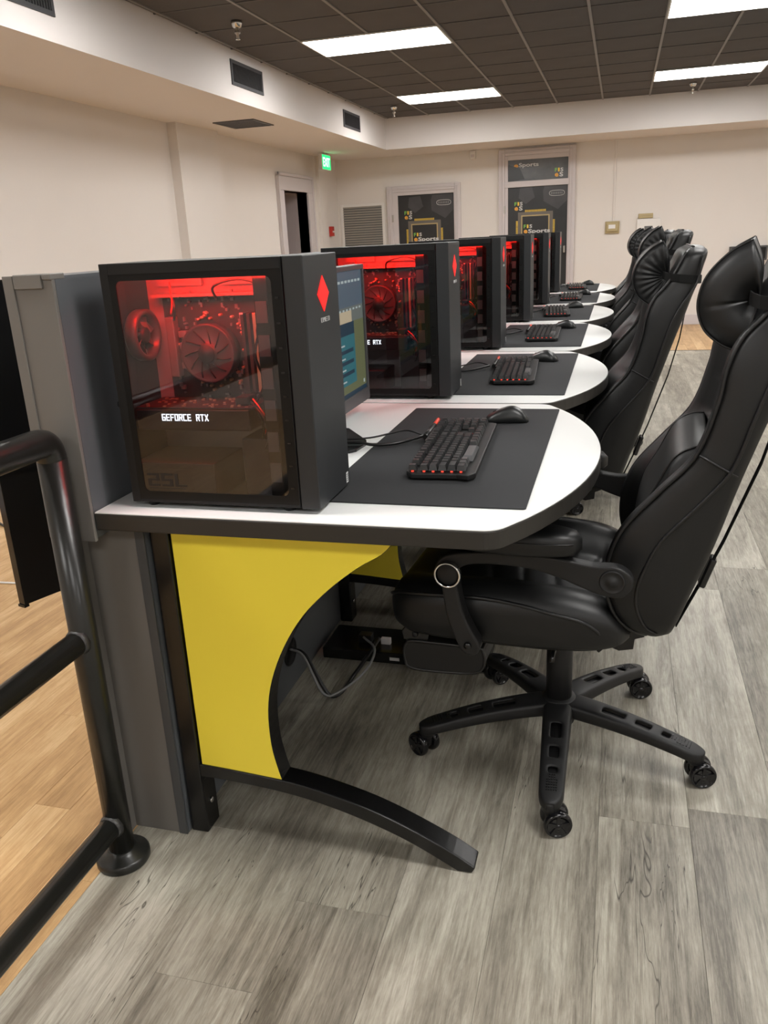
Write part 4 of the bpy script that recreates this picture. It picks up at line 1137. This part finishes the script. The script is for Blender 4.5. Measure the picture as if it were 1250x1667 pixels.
# ================================================================ CHAIR
# local frame: origin on the floor under the gas column, chair faces -x
def make_chair(near):
    c = empty('gaming_chair', 'nearest black leather racing chair, pushed under the first desk', 'chair', 'black racing chairs along the desks', (-.10, 1.774, 0))
    # ---- backrest
    zs = [.412, .425, .45, .49, .54, .60, .66, .73, .80, .90, .96, 1.01, 1.05, 1.10, 1.130, 1.142, 1.148]
    xf = [.190, .160, .130, .108, .098, .103, .128, .185, .243, .275, .285, .305, .340, .368, .382, .395, .405]
    xb = [.205, .225, .236, .248, .264, .285, .303, .322, .343, .375, .396, .412, .426, .440, .448, .446, .438]
    hw = [.190, .215, .232, .243, .247, .248, .248, .247, .247, .246, .243, .237, .230, .226, .218, .200, .170]
    rec = [0, .002, .006, .022, .042, .050, .050, .046, .040, .034, .028, .018, .012, .008, .004, .001, 0]
    NZ = 92
    rings = []
    def half(z):
        F_, K_, W_, R_ = (sinterp(z, zs, q) for q in (xf, xb, hw, rec)); th = K_ - F_
        er = min(.022, th * .42)
        g = 0
        if .55 < z < 1.0:      # stitched channels across the recessed centre
            ph = ((z - .55) / .075) % 1.0; g = .006 * math.exp(-((ph - .5) / .12) ** 2)
        P = [(0, F_ + R_ + g), (.30 * W_, F_ + R_ + g), (.50 * W_, F_ + R_ * .96 + g), (.60 * W_, F_ + R_ * .80 + g * .6), (.70 * W_, F_ + R_ * .36), (.80 * W_, F_ + .003), (.89 * W_, F_ - .001),
             (.955 * W_, F_ + er * .25), (.99 * W_, F_ + er * .9), (W_, F_ + th * .40), (W_ * .998, F_ + th * .62), (W_ * .985, K_ - er * .7), (W_ * .94, K_ - er * .15), (W_ * .84, K_ + .002), (W_ * .5, K_ + .006), (0, K_ + .008)]
        return P
    for i in range(NZ + 1):
        z = zs[0] + (zs[-1] - zs[0]) * i / NZ
        P = half(z)
        ring = [(x, y, z) for y, x in P] + [(x, -y, z) for y, x in P[-2:0:-1]]
        rings.append(ring)
    bm = bmesh.new(); loft(bm, rings)
    back = finish('backrest', bm, M['leather'], c)
    # piping along the front edge, the side seam and the crease
    for s in (-1, 1):
        pf = []
        for i in range(64):
            z = .417 + (1.142 - .417) * i / 63; W_, F_ = sinterp(z, zs, hw), sinterp(z, zs, xf); pf.append((F_ + .004, s * (W_ * .965), z))
        tube('edge_piping', M['piping'], pf, .0042, back, 7)
        seam = cat_rom([(.20, .434), (.182, .447), (.168, .474), (.160, .505), (.161, .54), (.172, .58), (.198, .637), (.25, .70), (.298, .76), (.318, .80), (.338, .87), (.36, .94), (.385, .99), (.418, 1.04), (.43, 1.08), (.436, 1.125)], 4)
        ps = [(v.x, s * (sinterp(v.y, zs, hw) + .0008), v.y) for v in seam]
        tube('side_seam', M['piping'], ps, .0036, back, 7)
        cr = [(sinterp(.815 - .0 , zs, xf) + .004 + t * .066, s * (.2478), .806 - t * .038) for t in (0, .25, .5, .75, 1.0)]
        tube('crease_seam', M['piping'], cr, .0024, back, 6)
    top = [(.40 + .012 * math.cos(a * 0), y, 1.1485) for a, y in ((0, -.165), (0, -.08), (0, 0), (0, .08), (0, .165))]
    tube('top_piping', M['piping'], top, .004, back, 7)
    # ---- seat
    sx = [-.352, -.346, -.33, -.30, -.24, -.16, -.08, 0, .06, .105, .135, .150]
    ztop = [.455, .475, .492, .502, .507, .512, .513, .508, .500, .482, .450, .425]
    zcen = [.455, .472, .484, .488, .480, .466, .458, .452, .446, .440, .430, .42]
    zbot = [.440, .415, .398, .388, .384, .383, .383, .384, .388, .394, .402, .41]
    wid = [.200, .225, .244, .256, .262, .265, .266, .265, .262, .254, .238, .21]
    rings = []; NX = 100
    NY = 22
    for i in range(NX + 1):
        x = sx[0] + (sx[-1] - sx[0]) * i / NX
        Tt, Cc, Bb, W_ = (sinterp(x, sx, q) for q in (ztop, zcen, zbot, wid))
        H = Tt - Bb
        ring = []
        top_ = []
        for j in range(NY + 1):
            yy = -1 + 2 * j / NY; ay = abs(yy)
            # bolster shape over the width
            t = min(1, max(0, (ay - .52) / .22)); t = t * t * (3 - 2 * t)
            z = Cc + (Tt - Cc) * t
            if ay > .80: q = (ay - .80) / .20; z = Tt - (H * .22) * (1 - math.sqrt(max(0, 1 - q * q)))
            # chevron channels
            if ay < .60:
                for x0 in (-.17, -.10, -.03, .04):
                    z -= .0055 * math.exp(-((x - (x0 + .055 * ay)) / .007) ** 2)
            top_.append((x, yy * W_, z))
        side = [(x, W_ * 1.004, Bb + H * .60), (x, W_ * 1.004, Bb + H * .35), (x, W_ * .985, Bb + H * .12), (x, W_ * .93, Bb + H * .01)]
        ring = top_ + side + [(x, 0, Bb)] + [(a, -b, z) for a, b, z in side[::-1]]
        rings.append(ring)
    bm = bmesh.new(); loft(bm, rings)
    seat = finish('seat', bm, M['leather'], c)
    for s in (-1, 1):
        pp = cat_rom([(-.345, .478), (-.32, .492), (-.26, .497), (-.14, .502), (-.06, .494), (0, .482), (.05, .472), (.080, .458), (.098, .435), (.100, .41), (.092, .398)], 4)
        tube('seat_piping', M['piping'], [(v.x, s * (sinterp(v.x, sx, wid) * (1.002 - .07 * max(0, .455 - v.y) / .055) + .001), v.y - .006) for v in pp], .0042, seat, 7)
    # ---- pillows: a D-shaped section drawn along y, gussets gathered to one point at each end
    def pillow(name, front, backc, half, pin, parent, puff, horn, wr, cap=.016, nf=7):
        F_ = cat_rom([(x, z, 0) for x, z in front], nf); K_ = cat_rom([(x, z, 0) for x, z in backc], 5)
        sec = [(v.x, v.y) for v in F_] + [(v.x, v.y) for v in K_[1:-1]]
        cz = sum(z for x, z in sec) / len(sec)
        n = len(sec); rings = []
        us = [-1 + 2 * i / 24 for i in range(25)]
        def ringat(u):
            b = 1 - u * u
            out = []
            for i, (x, z) in enumerate(sec):
                fr = 1 if i < len(F_) else 0
                out.append(Vector((x - fr * puff * b * math.sin(PI * min(1, i / (len(F_) - 1))), u * half, cz + (z - cz) * (1 - horn * b))))
            return out
        endr = []
        for s_ in (-1, 1):
            base = ringat(s_); P = Vector((pin[0], s_ * (half - pin[2]), pin[1])); q = []
            for t in (.14, .3, .5, .7, .88):
                rr_ = []
                for i, v in enumerate(base):
                    w2 = v.lerp(P, t); w2.y += s_ * (cap * math.sin(PI * t) ** .8 + wr * math.sin(i * 1.35) * math.sin(PI * t) - (0 if wr else .0035 * math.exp(-((v.y if 0 else v.z - cz + .012) / .006) ** 2) * math.sin(PI * t))); rr_.append(w2)
                q.append(rr_)
            endr.append(q)
        rings = endr[0][::-1] + [ringat(u) for u in us] + endr[1]
        bm = bmesh.new(); loft(bm, rings)
        o = finish(name, bm, M['leather'], parent)
        for s_ in (-1, 1):
            base = ringat(s_)
            tube('pillow_seam', M['piping'], base[:len(F_)], .0024, o, 6)
            tube('pillow_seam', M['piping'], base[len(F_) - 1:] + [base[0]], .0016, o, 6)
        return o
    if near:
        pillow('lumbar_pillow', [(.272, .800), (.245, .797), (.212, .775), (.182, .715), (.150, .652), (.146, .590), (.165, .552), (.190, .545)],
               [(.190, .545), (.192, .62), (.215, .70), (.250, .76), (.272, .800)], .155, (.205, .68, .0), c, .004, .0, .0004)
    hp = pillow('head_pillow', [(.330, 1.168), (.294, 1.147), (.263, 1.114), (.249, 1.080), (.248, 1.046), (.262, 1.012), (.290, .988), (.322, .974)],
                [(.322, .974), (.338, 1.01), (.348, 1.065), (.348, 1.12), (.330, 1.168)], .132, (.346, 1.066, .016 if near else .022), c, .004, .05, .0 if near else .0022, .026 if near else .016)
    if near: hp.matrix_basis = Matrix.Translation((.33, -.01, 0)) @ Matrix.Rotation(-.09, 4, 'Z') @ Matrix.Translation((-.33, 0, 0))
    # strap round the headrest
    bm = bmesh.new(); zst = 1.063; sh = .011
    loopp = [(.334, -.132), (.340, -.185), (.352, -.224), (.375, -.2315), (.412, -.2315), (.428, -.222), (.436, -.19), (.438, 0), (.436, .19), (.428, .222), (.412, .2315), (.375, .2315), (.352, .224), (.340, .185), (.334, .132)]
    a = [[bm.verts.new((x, y, zst + dz + (x - .40) * -.12)) for x, y in loopp] for dz in (-sh, sh)]
    for k in range(len(loopp) - 1): bm.faces.new((a[0][k], a[0][k + 1], a[1][k + 1], a[1][k]))
    st = finish('strap', bm, M['web'], hp); so = st.modifiers.new('solid', 'SOLIDIFY'); so.thickness = .0025; so.offset = 1
    # webbing hanging down the back with its buckle
    def web(name, pts, wy, parent):
        bm = bmesh.new(); a = [[bm.verts.new((x, y + d, z)) for x, y, z in pts] for d in (-wy / 2, wy / 2)]
        for k in range(len(pts) - 1): bm.faces.new((a[0][k], a[0][k + 1], a[1][k + 1], a[1][k]))
        o = finish(name, bm, M['web'], parent); so = o.modifiers.new('solid', 'SOLIDIFY'); so.thickness = .002; return o
    for s in (-1,):
        ww = web('back_strap', [(.404, s * .19, 1.00), (.390, s * .18, .89), (.364, s * .18, .78), (.312, s * .175, .62), (.287, s * .174, .555), (.248, s * .174, .46), (.238, s * .174, .435)], .022, c)
        bm = bmesh.new(); B(bm, -.007, .007, -.016, .016, -.032, .032, Matrix.Translation((.287, s * .174, .556)) @ Matrix.Rotation(.30, 4, 'Y')); finish('buckle', bm, M['wheel'], ww, bevel=.004)
    # ---- armrests
    for s in (-1, 1):
        arm = empty('armrest'); arm.parent = c
        y0, y1 = (-.318, -.292) if s < 0 else (.292, .318)
        barp = cat_rom([(-.222, .578), (-.200, .604), (-.14, .616), (-.06, .620), (.02, .616), (.08, .607), (.125, .607), (.150, .592), (.155, .570), (.140, .548), (.112, .545), (.07, .557), (.02, .576), (-.04, .590), (-.12, .592), (-.165, .583), (-.19, .560), (-.215, .556)], 4, closed=True)
        bm = bmesh.new(); prism(bm, [(v.x, v.y) for v in barp], y0, y1); finish('arm_bar', bm, M['bplastic'], arm, bevel=.005, seg=3)
        link = cat_rom([(-.214, .572), (-.208, .585), (-.190, .585), (-.180, .570), (-.176, .53), (-.166, .48), (-.148, .44), (-.135, .415), (-.137, .396), (-.152, .388), (-.170, .395), (-.185, .425), (-.200, .47), (-.208, .52)], 4, closed=True)
        bm = bmesh.new(); prism(bm, [(v.x, v.y) for v in link], y0 + .002 if s < 0 else y0 - .012, y1 + .012 if s < 0 else y1 - .002); finish('arm_link', bm, M['bplastic'], arm, bevel=.005, seg=3)
        yo = y0 if s < 0 else y1
        turned('pivot_cap', M['bplastic'], [(0, .008), (.020, .008), (.024, .003), (.024, -.004), (0, -.004)] if s > 0 else [(0, -.008), (.020, -.008), (.024, -.003), (.024, .004), (0, .004)], (-.194, yo, .567), 'Y', arm, 28)
        turned('chrome_ring', M['chrome'], [(.0232, s * .012), (.0252, s * .0135), (.0272, s * .011), (.0272, 0), (.0232, 0), (.0232, s * .012)], (-.194, yo, .567), 'Y', arm, 32)
        turned('rear_pivot', M['bplastic'], [(0, s * .006), (.008, s * .006), (.010, s * .002), (.020, s * .002), (.022, s * .004), (.024, 0), (0, 0)], (.118, yo, .577), 'Y', arm, 24)
        turned('link_bolt', M['bmetal'], [(0, s * .005), (.007, s * .004), (.008, 0), (0, 0)], (-.158, yo, .412), 'Y', arm, 14)
        # padded top
        rings = []
        for i in range(21):
            t = i / 20; x = -.215 + .275 * t; e_ = math.sin(PI * min(1, max(0, t))) ** .28 if 0 < t < 1 else .05
            ring = []
            for j in range(16):
                a = 2 * PI * j / 16; ca, sa = math.cos(a), math.sin(a)
                ring.append((x, s * .298 + .046 * e_ * math.copysign(abs(ca) ** .6, ca), .6480 - .006 * t + .0290 * (.35 + .65 * e_) * math.copysign(abs(sa) ** .6, sa)))
            rings.append(ring)
        bm = bmesh.new(); loft(bm, rings); pad = finish('arm_pad', bm, M['leather'], arm)
        seamp = [(-.215 + .275 * t, s * .298 + y_ * .0465 * math.sin(PI * t) ** .28, .6540 - .006 * t) for y_, ts in ((-1, [k / 20 for k in range(1, 20)]), (1, [k / 20 for k in range(19, 0, -1)])) for t in ts]
        tube('pad_seam', M['piping'], seamp, .0015, pad, 5, closed=True)
    # brackets joining back and arms
    box('arm_mount', M['bmetal'], -.175, -.14, -.296, .296, .392, .402, c)
    # ---- footrest folded under the seat
    fr = [(-.325, .295), (-.318, .287), (-.29, .282), (-.20, .286), (-.165, .292), (-.150, .305), (-.146, .325), (-.150, .345), (-.165, .352), (-.30, .352), (-.322, .345), (-.328, .325)]
    fr = [(v.x, v.y) for v in cat_rom(fr, 3, closed=True)]
    bm = bmesh.new(); prism(bm, fr, -.215, .215); f_ = finish('footrest', bm, M['leather'], c, bevel=.010, seg=3)
    for s in (-1, 1): tube('footrest_piping', M['piping'], [(x, s * .2135, z) for x, z in fr], .0035, f_, 6, closed=True)
    for s in (-1, 1):
        bm = bmesh.new(); prism(bm, [(-.330, .352), (-.275, .350), (-.270, .372), (-.285, .385), (-.322, .388), (-.334, .372)], s * .205 - .006, s * .205 + .006); q = finish('footrest_bracket', bm, M['bmetal'], c, bevel=.002)
        turned('bolt', M['bplastic'], [(0, s * .004), (.006, s * .004), (.007, 0), (0, 0)], (-.302, s * .211, .368), 'Y', q, 12)
    # ---- mechanism, recline bracket, levers
    box('mechanism_plate', M['bmetal'], -.10, .10, -.09, .09, .345, .386, c, bevel=.003)
    box('under_plate', M['steel'], -.13, .06, -.20, .20, .378, .382, c)
    bm = bmesh.new(); prism(bm, [(.085, .392), (.13, .420), (.185, .430), (.178, .405), (.160, .398), (.158, .375), (.130, .368), (.10, .378)], -.185, -.178); prism(bm, [(.085, .392), (.13, .420), (.185, .430), (.178, .405), (.160, .398), (.158, .375), (.130, .368), (.10, .378)], .178, .185)
    finish('recline_bracket', bm, M['bmetal'], c, bevel=.001)
    tube('lever', M['bmetal'], [(.0, -.08, .365), (.0, -.22, .363), (.0, -.235, .35)], .005, c)
    # ---- gas column and star base
    turned('gas_column', M['bplastic'], [(0, .10), (.0305, .10), (.0305, .305), (.026, .308), (.026, .346), (0, .346)], (0, 0, 0), parent=c, seg=28)
    turned('base_hub', M['bplastic'], [(0, .070), (.038, .070), (.044, .09), (.044, .126), (.038, .137), (0, .137)], (0, 0, 0), parent=c, seg=28)
    angs = [math.radians(a) for a in (-85.3, -13.3, 58.7, 130.7, 202.7)]
    # one leg sheet with real slots, shared by the five legs
    bm = bmesh.new(); n = 36; grid = []
    for i in range(n + 1):
        t = i / n; r = .030 + (.342 - .030) * t
        zt = .132 - .010 * t - .040 * t * t
        wv = (.036 - .010 * t) * (1 if t < .88 else max(.35, math.sqrt(max(0, 1 - ((t - .88) / .125) ** 2)))); drop = .033 - .009 * t
        prof = [(-wv, -drop), (-wv * .96, -.004), (-wv * .84, 0), (-wv * .34, .0015), (0, .0018), (wv * .34, .0015), (wv * .84, 0), (wv * .96, -.004), (wv, -drop)]
        grid.append([bm.verts.new((r, y, zt + z)) for y, z in prof])
    slots = set(range(9, 15)) | set(range(18, 22)) | set(range(25, 27))
    for i in range(n):
        for j in range(8):
            if i in slots and j in (3, 4): continue
            f = bm.faces.new((grid[i][j], grid[i + 1][j], grid[i + 1][j + 1], grid[i][j + 1])); f.smooth = True
    fl = [[bm.verts.new((grid[i][4].co.x, y, grid[i][4].co.z - .010)) for y in (-.017, .017)] for i in range(3, n - 4)]      # closed dark floor under the slots
    for p, q in zip(fl, fl[1:]):
        f = bm.faces.new((p[0], q[0], q[1], p[1])); f.material_index = 1
    me_leg = bpy.data.meshes.new('base_leg'); bmesh.ops.recalc_face_normals(bm, faces=bm.faces)
    if sum(f.normal.z for f in bm.faces) < 0: bmesh.ops.reverse_faces(bm, faces=bm.faces)
    bm.to_mesh(me_leg); bm.free(); me_leg.materials.append(M['bplastic']); me_leg.materials.append(M['piping'])
    bm = bmesh.new(); lathe(bm, [(0, .050), (.014, .050), (.0185, .056), (.0190, .074), (.016, .0790), (0, .0795)], (.322, 0, 0), 'Z', 18)
    me_tip = bpy.data.meshes.new('leg_tip'); bmesh.ops.recalc_face_normals(bm, faces=bm.faces); bm.to_mesh(me_tip); bm.free(); me_tip.materials.append(M['bplastic'])
    bm = bmesh.new(); rr = random.Random(1)
    for i in range(7):
        for j in range(-2, 3):
            if abs(j) > 2 - abs(i - 4) * .3 + .8: continue
            x = .268 + i * .0065; t = (x - .03) / .312; zt = .132 - .010 * t - .040 * t * t
            B(bm, x, x + .003, j * .005 - .0015, j * .005 + .0015, zt, zt + .0028)
    me_grip = bpy.data.meshes.new('grip_dots'); bmesh.ops.recalc_face_normals(bm, faces=bm.faces); bm.to_mesh(me_grip); bm.free(); me_grip.materials.append(M['piping'])
    # caster meshes
    bm = bmesh.new(); lathe(bm, [(0, .0), (.012, 0), (.012, .028), (0, .028)], (0, 0, .036), 'Z', 14)
    lathe(bm, [(0, -.0085), (.018, -.0085), (.019, 0), (.018, .0085), (0, .0085)], (.010, 0, .034), 'Y', 18)
    prism(bm, [(-.010, .062), (.014, .062), (.032, .050), (.036, .034), (.020, .030), (-.008, .040)], -.007, .007)
    me_fork = bpy.data.meshes.new('caster'); bmesh.ops.recalc_face_normals(bm, faces=bm.faces); bm.to_mesh(me_fork); bm.free(); me_fork.materials.append(M['bplastic'])
    def wheel_mesh(s):
        bm = bmesh.new()
        lathe(bm, [(0, s * .010), (.022, s * .010), (.027, s * .0105), (.0295, s * .014), (.030, s * .017), (.0295, s * .023), (.0275, s * .0265), (.0245, s * .0270), (.0238, s * .0245), (.0065, s * .0245), (.006, s * .0275), (0, s * .0275)], (.012, 0, .030), 'Y', 28)
        for k in range(5):
            a = 2 * PI * k / 5 + .3; ca, sa = math.cos(a), math.sin(a)
            vs = [(.005, -.0045), (.0235, -.003), (.0235, .003), (.005, .0045)]
            lo = [bm.verts.new((.012 + u * ca - v * sa, s * .0243, .030 + u * sa + v * ca)) for u, v in vs]; hi = [bm.verts.new((.012 + u * ca - v * sa, s * .0268, .030 + u * sa + v * ca)) for u, v in vs]
            bm.faces.new(hi)
            for i in range(4): bm.faces.new((lo[i], lo[(i + 1) % 4], hi[(i + 1) % 4], hi[i]))
        me = bpy.data.meshes.new('wheel'); bmesh.ops.recalc_face_normals(bm, faces=bm.faces); bm.to_mesh(me); bm.free(); me.materials.append(M['wheel']); return me
    me_w = [wheel_mesh(-1), wheel_mesh(1)]
    cas_rot = [.35, .30, .25, .9, 2.6]
    for k, a in enumerate(angs):
        lg = bpy.data.objects.new('base_leg', me_leg); COL.objects.link(lg); lg.parent = c; lg.rotation_euler = (0, 0, a)
        so = lg.modifiers.new('solid', 'SOLIDIFY'); so.thickness = .006; so.offset = -1
        ss = lg.modifiers.new('subsurf', 'SUBSURF'); ss.levels = 1; ss.render_levels = 1
        for nm, me in (('leg_tip', me_tip), ('grip_dots', me_grip)):
            q = bpy.data.objects.new(nm, me); COL.objects.link(q); q.parent = lg
        cs = bpy.data.objects.new('caster', me_fork); COL.objects.link(cs); cs.parent = c
        cs.location = (.322 * math.cos(a), .322 * math.sin(a), 0); cs.rotation_euler = (0, 0, cas_rot[k])
        for me in me_w:
            q = bpy.data.objects.new('wheel', me); COL.objects.link(q); q.parent = cs
    for q in c.children:
        if q.name.startswith(('base_leg', 'base_hub', 'caster', 'gas_column')): q.location.x -= .012
    return c
chair = make_chair(True)
chair.location = (-.088, 1.774, 0); chair.rotation_euler = (0, 0, -.062)
chair_labels = ['', 'second black racing chair from the camera, strap round its headrest in view', 'third black racing chair, its head pillow showing behind the second chair',
                'fourth black racing chair, mostly hidden behind the second and third', 'fifth black racing chair, a dark headrest before the white panel', 'sixth and farthest black racing chair, hidden behind the others']
chair2 = make_chair(False)
low = ('base_leg', 'base_hub', 'caster', 'gas_column')
spec_ = [(-.106, 1.05, -.012, -.016), (-.072, 2.08, .0, .024), (-.075, 3.10, -.06, .02), (-.10, 4.13, .03, .012), (-.09, 5.16, 0, .01)]
rest = [chair2] + [copy_tree(chair2) for _ in range(4)]
for k, (dx, dy, rz, dz) in enumerate(spec_):      # each chair stands at its own height setting
    c = rest[k]
    c.location = (-.10 + dx, 1.774 + dy, 0); c.rotation_euler = (0, 0, rz); c['label'] = chair_labels[k + 1]
    for q in c.children:
        if not q.name.startswith(low): q.location.z += dz
